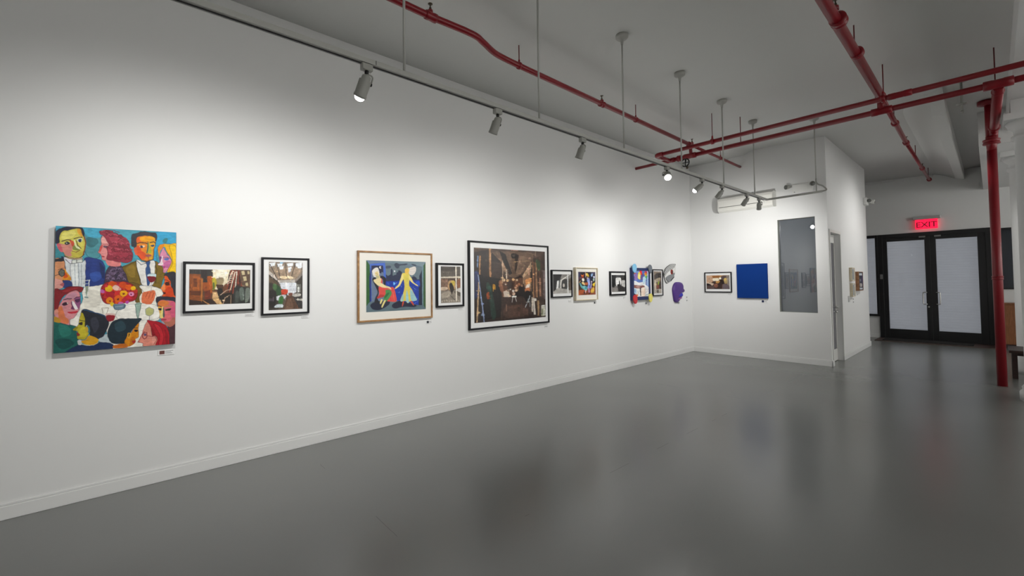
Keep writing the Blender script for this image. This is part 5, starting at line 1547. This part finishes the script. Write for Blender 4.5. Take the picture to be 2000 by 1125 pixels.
# ------------------------------------------------------------------ emergency lights
def lamp_head(parent, p, d, r, mt, lens):
    bm = bmesh.new(); lathe(bm, p, d, [(-.03, r*.45), (0, r*.7), (.05, r), (.07, r)], 18); h = obj('lamp_head', bm, mt, parent)
    bm = bmesh.new(); q = Vector(p)+Vector(d).normalized()*.0701; lathe(bm, q, d, [(0, r*.9), (.006, r*.6), (.008, .001)], 18); obj('lens', bm, lens, h); return h
t = thing('emergency_light', 'white two-headed emergency light high on the back wall', 'light', (-2.17, WB, 3.07))
part('housing', WHITEP, t, (-2.33, -2.02, WB-.06, WB-.001, 3.08, 3.235), bev=.012)
part('cover_plate', WHITEP, t, (-2.27, -2.10, WB-.066, WB-.06, 3.10, 3.215), bev=.003)
part('test_button', BLACKM, t, (-2.30, -2.285, WB-.064, WB-.06, 3.09, 3.10))
for x, dd in ((-2.37, (-.5, -.8, -.1)), (-2.04, (.5, -.8, -.1))):
    lamp_head(t, (x, WB-.07, 3.20), dd, .042, FIXM, LENSOFF)
t = thing('emergency_light', 'small two-headed emergency light on the end of the partition', 'light', (WP, 12.6, 3.18))
part('housing', WHITEP, t, pbox('S', 12.45, 12.70, .001, .06, 3.17, 3.33), bev=.01)
lamp_head(t, (WP+.08, 12.54, 3.26), (.3, -.9, -.1), .045, WHITEP, LENSOFF); lamp_head(t, (WP+.10, 12.66, 3.25), (.95, .1, -.2), .045, WHITEP, LENSOFF)

# ------------------------------------------------------------------ lighting track
TX, TZ = -2.395, 2.815
t = thing('lighting_track', 'long white lighting track hung on rods along the left wall', 'lighting track', (TX, 4, TZ))
part('rail', TRACKM, t, (TX-.018, TX+.018, -3.8, 7.92, TZ+.004, TZ+.034), bev=.002)
part('rail_slot', BLACKM, t, (TX-.011, TX-.004, -3.8, 7.86, TZ-.002, TZ+.005))
part('rail_lip', TRACKM, t, (TX-.018, TX-.013, -3.8, 7.9, TZ-.002, TZ+.005))
part('rail_joint', BLACKM, t, (TX+.018, TX+.0185, 1.105, 1.109, TZ+.006, TZ+.032))
bm = bmesh.new(); tube(bm, smooth_path([(TX, 7.90, TZ+.018), (TX+.02, 7.95, TZ+.018), (TX+.06, 7.97, TZ+.02), (-1.66, 8.05, TZ+.045)], 4), .017, 12); obj('cross_conduit', bm, TRACKM, t)
bm = bmesh.new(); tube(bm, smooth_path([(-1.66, 8.05, TZ+.045), (-1.62, 8.06, TZ+.055), (-1.615, 8.06, TZ+.075), (-1.66, 8.06, TZ+.13), (-1.71, 8.06, TZ+.16), (-1.737, 8.06, TZ+.20), (-1.737, 8.06, TZ+.26)], 5), .011, 10); obj('flexible_cable', bm, FIXM, t)
for y in (1.305, 2.545, 3.79, 5.025, 6.26, 7.445, None):
    x, y, zb = (TX, y, TZ+.03) if y else (-1.737, 8.06, TZ+.03)
    bm = bmesh.new(); cyl(bm, (x, y, zb), (x, y, ZC-.012), .0085, 10); st = obj('hanging_rod', bm, TRACKM, t)
    bm = bmesh.new(); zt = ZC+.02 if x > -1.9 or x > -3 else ZC; lathe(bm, (x, y, zt+.02), (0, 0, -1), [(0, .062), (.03, .062), (.042, .05), (.05, .02), (.10, .011)], 20); obj('ceiling_canopy', bm, TRACKM, st)

# ------------------------------------------------------------------ track spotlights
def spotlight(y, label, dirv, lit, length=.125, r=.033, aim=None, power=0, size=80, dome=False, dark=False):
    p = Vector((TX, y, TZ)); t = thing('track_spotlight', label, 'spotlight', p, 'spotlights clipped along the lighting track')
    d = Vector(dirv).normalized()
    part('track_adapter', FIXM, t, (TX-.02, TX+.02, y-.034, y+.034, TZ-.04, TZ+.001), bev=.006)
    bm = bmesh.new(); cyl(bm, p+Vector((0, 0, -.038)), p+Vector((0, 0, -.058)), .012, 12); obj('swivel', bm, BLACKM, t)
    c = p+Vector((0, 0, -.075)); side = d.cross(Vector((0, 0, 1))).normalized()
    bm = bmesh.new(); top = p+Vector((0, 0, -.058)); e = c+d*.035+side*(r+.006)
    tube(bm, smooth_path([top, top+side*(r*.7)+Vector((0, 0, .002)), top+side*(r+.006)-Vector((0, 0, .01)), e], 4), .005, 8); obj('yoke', bm, FIXM, t)
    bm = bmesh.new(); lathe(bm, e-side*.004, side, [(0, .011), (.008, .011), (.010, .004)], 12); obj('pivot_knob', bm, BLACKM, t)
    s = c-d*.012
    bm = bmesh.new(); lathe(bm, s, d, [(0, .012), (.008, r*.72), (.030, r*.78), (.034, r), (length-.016, r), (length-.014, r*1.07), (length, r*1.07), (length, r*.9), (length-.02, r*.85)], 24); h = obj('lamp_head', bm, FIXM, t)
    bm = bmesh.new(); e = s+d*(length-.016)
    if dome: lathe(bm, e, d, [(0, r*.84), (.02, r*.84), (.032, r*.7), (.040, r*.4), (.043, .001)], 24)
    else: lathe(bm, e, d, [(0, r*.84), (.008, r*.6), (.010, .001)], 24)
    obj('lens', bm, LENS if lit else LENSOFF, h)
    if power:
        q = s+d*(length+.045)
        spot('track_lamp_light', q, aim, power, size)
spotlight(1.055, 'glowing track spotlight nearest the large dinner canvas', (-.62, -.10, -.82), True, .135, .036, (WL, .75, 1.6), 66, 118, dome=True)
spotlight(2.09, 'second track spotlight along the track, above the gold-framed picture', (-.50, -.02, -.86), False, aim=(WL, 2.15, 1.62), power=54, size=118)
spotlight(3.115, 'third track spotlight along the track, above the largest photograph', (-.45, .02, -.88), False, aim=(WL, 3.35, 1.62), power=60, size=118)
spotlight(4.66, 'dazzling track spotlight whose lens faces into the room', (.42, -.62, -.66), True, .11, .040, (.5, 0.5, 0.0), 40, 70, dome=True)
spotlight(5.57, 'glowing track spotlight right after the dazzling one', (-.62, -.42, -.62), True, aim=(WL, 5.2, 1.6), power=74, size=118, dome=True)
spotlight(6.19, 'unlit-looking spotlight at the rod left of the air conditioner', (-.66, .10, -.72), False, aim=(WL, 6.9, 1.6), power=74, size=118)
spotlight(7.10, 'track spotlight in front of the middle of the air conditioner', (-.62, .35, -.70), False, aim=(WL, 8.5, 1.5), power=48, size=112)
spotlight(7.62, 'last track spotlight where the track turns', (-.2, .55, -.85), False, aim=(-3.05, WB, 1.9), power=88, size=128)

# ------------------------------------------------------------------ red sprinkler pipes
def coupling(parent, p, d, r, w=.05, grow=1.35, name='coupling'):
    bm = bmesh.new(); lathe(bm, Vector(p)-Vector(d).normalized()*w/2, d, [(0, r), (.004, r*grow), (w*.3, r*grow), (w*.34, r*grow*.94), (w*.66, r*grow*.94), (w*.7, r*grow), (w-.004, r*grow), (w, r)], 20); return obj(name, bm, RED, parent)
def hanger(parent, x, y, z, r, zt=ZC+.02, ring=True):
    bm = bmesh.new(); cyl(bm, (x, y, z+r), (x, y, zt), .0055, 8); h = obj('hanger_rod', bm, DARKRED, parent)
    if ring:
        bm = bmesh.new(); lathe(bm, (x, y-.015, z), (0, 1, 0), [(0, r), (.003, r+.008), (.027, r+.008), (.03, r)], 18); lathe(bm, (x, y, z+r), (0, 0, 1), [(0, .012), (.03, .010), (.04, .006)], 8); obj('hanger_ring', bm, RED, h)
    return h
def sprinkler(parent, x, y, z, r):
    bm = bmesh.new(); lathe(bm, (x, y, z+r*.6), (0, 0, 1), [(0, .024), (.035, .022), (.037, .012)], 14); s = obj('outlet', bm, RED, parent)
    bm = bmesh.new(); lathe(bm, (x, y, z+r*.6+.036), (0, 0, 1), [(0, .011), (.02, .011), (.022, .006), (.05, .006), (.052, .020), (.055, .020), (.056, .004)], 12); obj('sprinkler_head', bm, BRASS, s)
# pipe along the left side
XU, ZU, XLw, ZLw = 6.57, 3.580, 7.05, 3.585
t = thing('sprinkler_pipework', 'red sprinkler pipes bolted together under the ceiling with a thick riser near the exit doors', 'pipes', (-1.5, XLw, ZLw))
ZA = 3.765; RA = .029
bm = bmesh.new(); tube(bm, [(-3.025, -3.9, ZA)]+smooth_path([(-3.03, 1.9, ZA), (-3.015, 2.33, ZA+.006), (-3.045, 2.48, ZA), (-3.105, 2.66, ZA-.005), (-3.135, 2.82, ZA), (-3.145, 3.1, ZA)], 5)+[(-3.20, 7.02, ZA)], RA, 18)
obj('pipe', bm, RED, t)
bm = bmesh.new(); cyl(bm, (-3.20, 7.02, ZA), (-3.205, 9.19, ZA), .023, 16); obj('pipe', bm, RED, t)
coupling(t, (-3.03, 1.905, ZA), (0, 1, 0), RA, .11, 1.3, 'tee_fitting'); coupling(t, (-3.17, 4.53, ZA), (0, 1, 0), RA, .09, 1.3, 'tee_fitting'); coupling(t, (-3.20, 7.02, ZA), (0, 1, 0), RA, .12, 1.4, 'tee_fitting')
for y, x in ((1.90, -3.03), (4.53, -3.17), (7.10, -3.20)): sprinkler(t, x, y, ZA, RA)
hanger(t, -3.145, 3.05, ZA, RA); hanger(t, -3.18, 5.34, ZA, RA); hanger(t, -3.203, 8.25, ZA, .023)
bm = bmesh.new(); cyl(bm, (-3.20, 7.03, ZA-.02), (-3.20, 7.05, 3.60), .026, 14); obj('drop_nipple', bm, RED, t)
# pipe through the middle
ZB = 3.76
bm = bmesh.new(); cyl(bm, (-.79, -3.9, ZB), (-.835, 7.05, ZB), .044, 20); obj('pipe', bm, RED, t)
bm = bmesh.new(); cyl(bm, (-.835, 7.0, ZB), (-.868, 9.75, ZB), .030, 18); cyl(bm, (-.868, 9.75, ZB), (-.873, 13.8, ZB-.005), .026, 16); obj('branch_pipe', bm, RED, t)
coupling(t, (-.808, 4.66, ZB), (0, 1, 0), .044, .09, 1.45); coupling(t, (-.815, 5.48, ZB), (0, 1, 0), .044, .06, 1.3); coupling(t, (-.835, 7.05, ZB), (0, 1, 0), .044, .14, 1.15, 'cross_fitting')
coupling(t, (-.855, 8.4, ZB), (0, 1, 0), .030, .06, 1.5); coupling(t, (-.868, 9.75, ZB), (0, 1, 0), .028, .10, 1.5, 'tee_fitting'); coupling(t, (-.872, 12.3, ZB), (0, 1, 0), .026, .12, 1.5, 'tee_fitting'); coupling(t, (-.873, 13.78, ZB-.004), (0, 1, 0), .026, .10, 1.6, 'end_cap')
sprinkler(t, -.80, 4.52, ZB, .044); sprinkler(t, -.868, 9.80, ZB, .03); sprinkler(t, -.872, 12.35, ZB, .026)
hanger(t, -.814, 5.36, ZB, .044, ring=False); hanger(t, -.853, 8.3, ZB, .03, ring=False); hanger(t, -.87, 11.1, ZB, .026, ring=False); hanger(t, -.873, 13.6, ZB, .026, ring=False)
bm = bmesh.new(); cyl(bm, (-.835, 7.05, ZB-.02), (-.835, 7.05, 3.60), .040, 16); obj('drop_nipple', bm, RED, t)
# two cross pipes
bm = bmesh.new(); cyl(bm, (-3.50, XU, ZU), (6.0, XU, ZU), .030, 18); obj('pipe', bm, RED, t)
coupling(t, (-.62, XU, ZU), (1, 0, 0), .030, .20, 1.2)
bm = bmesh.new(); tube(bm, smooth_path([(-3.44, XU, ZU), (-3.52, XU, ZU), (-3.56, XU+.04, ZU), (-3.56, XU+.12, ZU)], 5), .037, 16); obj('elbow', bm, RED, t)
bm = bmesh.new(); cyl(bm, (-3.56, XU+.08, ZU), (-3.56, XLw, ZLw), .030, 16); obj('return_pipe', bm, RED, t)
hanger(t, -2.66, XU, ZU, .030, ring=False); hanger(t, -.76, XU+.03, ZU, .030, ring=False)
for x in (-2.66, -.76):
    bm = bmesh.new(); lathe(bm, (x-.02, XU, ZU), (1, 0, 0), [(0, .03), (.003, .042), (.037, .042), (.04, .03)], 16); lathe(bm, (x, XU, ZU+.03), (0, 0, 1), [(0, .016), (.05, .012), (.06, .006)], 8)
    obj('pipe_clamp', bm, RED, t)
bm = bmesh.new(); cyl(bm, (-4.22, XLw, ZLw), (-3.55, XLw, ZLw), .026, 16); cyl(bm, (-3.55, XLw, ZLw), (6.0, XLw, ZLw), .034, 18); obj('pipe', bm, RED, t)
coupling(t, (-3.56, XLw, ZLw), (1, 0, 0), .034, .16, 1.2, 'tee_fitting'); coupling(t, (-3.40, XLw, ZLw), (1, 0, 0), .034, .06, 1.5); coupling(t, (-3.22, XLw, ZLw), (1, 0, 0), .034, .20, 1.35, 'valve_body'); coupling(t, (-.835, XLw, ZLw), (1, 0, 0), .034, .20, 1.35, 'tee_fitting')
bm = bmesh.new(); n = 22; c = Vector((-3.29, XLw-.02, ZLw-.10))
tube(bm, [c+Vector((.065*math.cos(2*math.pi*k/n), 0, .065*math.sin(2*math.pi*k/n))) for k in range(n+1)], .010, 8); cyl(bm, c+Vector((-.06, 0, 0)), c+Vector((.06, 0, 0)), .007, 8); cyl(bm, c+Vector((0, 0, -.06)), c+Vector((0, 0, .06)), .007, 8); cyl(bm, c, c+Vector((0, .04, .08)), .009, 8)
v = obj('valve_handwheel', bm, BLACKM, t); v['label'] = 'black round valve wheel'
bm = bmesh.new(); lathe(bm, (-3.27, XLw, ZLw-.15), (0, 0, -1), [(0, .012), (.02, .020), (.05, .020), (.055, .008)], 12); obj('drain_valve', bm, BRASS, t)
coupling(t, (.10, XLw, ZLw), (1, 0, 0), .034, .22, 1.5, 'tee_fitting'); hanger(t, .08, XLw+.05, ZLw, .04, ring=False); hanger(t, -2.44, XLw, ZLw, .03, ring=False)
# riser
RX, RY = .045, 9.21
bm = bmesh.new(); lathe(bm, (RX, RY, 0), (0, 0, 1), [(0, .049), (3.30, .049)], 24); obj('pipe', bm, RED, t)
coupling(t, (RX, RY, 1.50), (0, 0, 1), .049, .055, 1.14); 
bm = bmesh.new(); lathe(bm, (RX, RY, 1.535), (0, -1, 0), [(.04, .010), (.062, .010), (.063, .004)], 10); obj('plug', bm, DARKRED, t)
coupling(t, (RX, RY, 3.42), (0, 0, 1), .05, .075, 1.7, 'flange')
bm = bmesh.new(); lathe(bm, (RX, RY, 3.30), (0, 0, 1), [(0, .049), (.10, .052), (.16, .056), (.20, .056)], 24); obj('reducer', bm, RED, t)
bm = bmesh.new(); cyl(bm, (RX-.022, RY+.01, 3.45), (RX-.022, RY+.01, ZC-.02), .032, 16); lathe(bm, (RX-.022, RY+.01, ZC+.03), (0, 0, -1), [(0, .10), (.05, .10), (.065, .05)], 20); obj('upper_pipe', bm, RED, t)
bm = bmesh.new(); tube(bm, smooth_path([(RX+.02, RY, 3.46), (RX+.02, RY, 3.52), (RX+.025, RY-.04, 3.565), (RX+.03, RY-.14, 3.575)], 5)+[(.10, XLw+.02, 3.56)], .045, 20); obj('feed_pipe', bm, RED, t)
coupling(t, (RX+.03, RY-.20, 3.574), (0, 1, 0), .045, .05, 1.3); coupling(t, (.098, XLw+.20, 3.56), (0, 1, 0), .045, .02, 1.15, 'band')

# ------------------------------------------------------------------ exit sign
t = thing('exit_sign', 'red glowing EXIT sign above the double doors', 'sign', (-1.0, WF, 2.68))
part('housing', mat('sign_housing', (.45, .43, .42), .4), t, (-1.23, -.76, WF-.14, WF-.001, 2.93, 3.0), bev=.012)
EM = mat('exit_red_acrylic', (.6, .02, .06), .2, emit=(1, .008, .055), estr=1.25)
part('panel', EM, t, (-1.19, -.81, WF-.085, WF-.07, 2.70, 2.93), bev=.004)
cu = bpy.data.curves.new('exit_text', 'FONT'); cu.body = 'EXIT'; cu.size = .185; cu.extrude = .004; cu.align_x = 'CENTER'; cu.space_character = .95
to = bpy.data.objects.new('exit_text', cu); COL.objects.link(to); bpy.context.view_layer.update()
me = bpy.data.meshes.new_from_object(to.evaluated_get(bpy.context.evaluated_depsgraph_get())); bpy.data.objects.remove(to)
me.transform(Matrix.Rotation(math.pi/2, 4, 'X')); me.transform(Matrix.Translation(Vector((0, -.09, .06))))
me.materials.append(mat('exit_letter', (.20, .012, .03), .4)); o = bpy.data.objects.new('lettering', me); COL.objects.link(o); o.parent = t

# ------------------------------------------------------------------ floor-level things by the exit
structure('trim_2', THRESH, (-1.93, .06, 13.86, WF-.04, 0, .012))
t = thing('door_mat', 'black fibre door mat in front of the double doors', 'mat', (-1.06, 14.2, .012))
part('mat_body', MATM, t, (-1.80, -.31, 13.98, 14.47, .012, .026), bev=.005)
t = thing('wooden_bench', 'dark brown wooden bench behind the red riser pipe', 'bench', (.9, 10.2, 0))
part('seat', BENCHW, t, (.12, 1.7, 9.68, 10.35, .41, .45), bev=.006)
for x in (.15, 1.61):
    for y in (9.98, 10.27): part('leg', BENCHW, t, (x, x+.055, y, y+.055, 0, .41), bev=.003)
part('apron', BENCHW, t, (.17, 1.65, 10.0, 10.02, .34, .41)); 
t = thing('wooden_cabinet', 'orange-brown wooden cabinet under the right-hand window', 'cabinet', (.6, 14.4, 0))
part('body', ORANGEW, t, (.11, 1.2, 14.2, 14.57, .08, .93), bev=.004); part('plinth', BENCHW, t, (.14, 1.17, 14.22, 14.55, 0, .08)); part('top', ORANGEW, t, (.10, 1.21, 14.18, 14.57, .93, .96), bev=.004)
for x0, x1 in ((.13, .65), (.66, 1.18)):
    dd = part('door', ORANGEW, t, (x0, x1, 14.183, 14.2, .10, .91), bev=.003); xx = x1-.04 if x0 < .3 else x0+.04
    part('knob', CHROME, dd, (xx-.01, xx+.01, 14.163, 14.183, .58, .60), bev=.004)
# stub hanging between the pipes
t = thing('ceiling_stub', 'thin grey stub rod with collar hanging from the ceiling behind the cross pipes', 'rod', (-.2, 8.0, ZC))
bm = bmesh.new(); cyl(bm, (-.19, 8.0, 3.60), (-.19, 8.0, ZC+.04), .012, 10); obj('rod', bm, FIXM, t)
bm = bmesh.new(); lathe(bm, (-.19, 8.0, ZC+.045), (0, 0, -1), [(0, .07), (.025, .07), (.035, .03)], 18); obj('ceiling_canopy', bm, FIXM, t)
bm = bmesh.new(); lathe(bm, (-.19, 8.0, 3.72), (0, 0, -1), [(0, .05), (.008, .05), (.012, .014)], 16); lathe(bm, (-.19, 8.0, 3.63), (0, 0, -1), [(0, .016), (.03, .016)], 10); obj('collar', bm, FIXM, t)
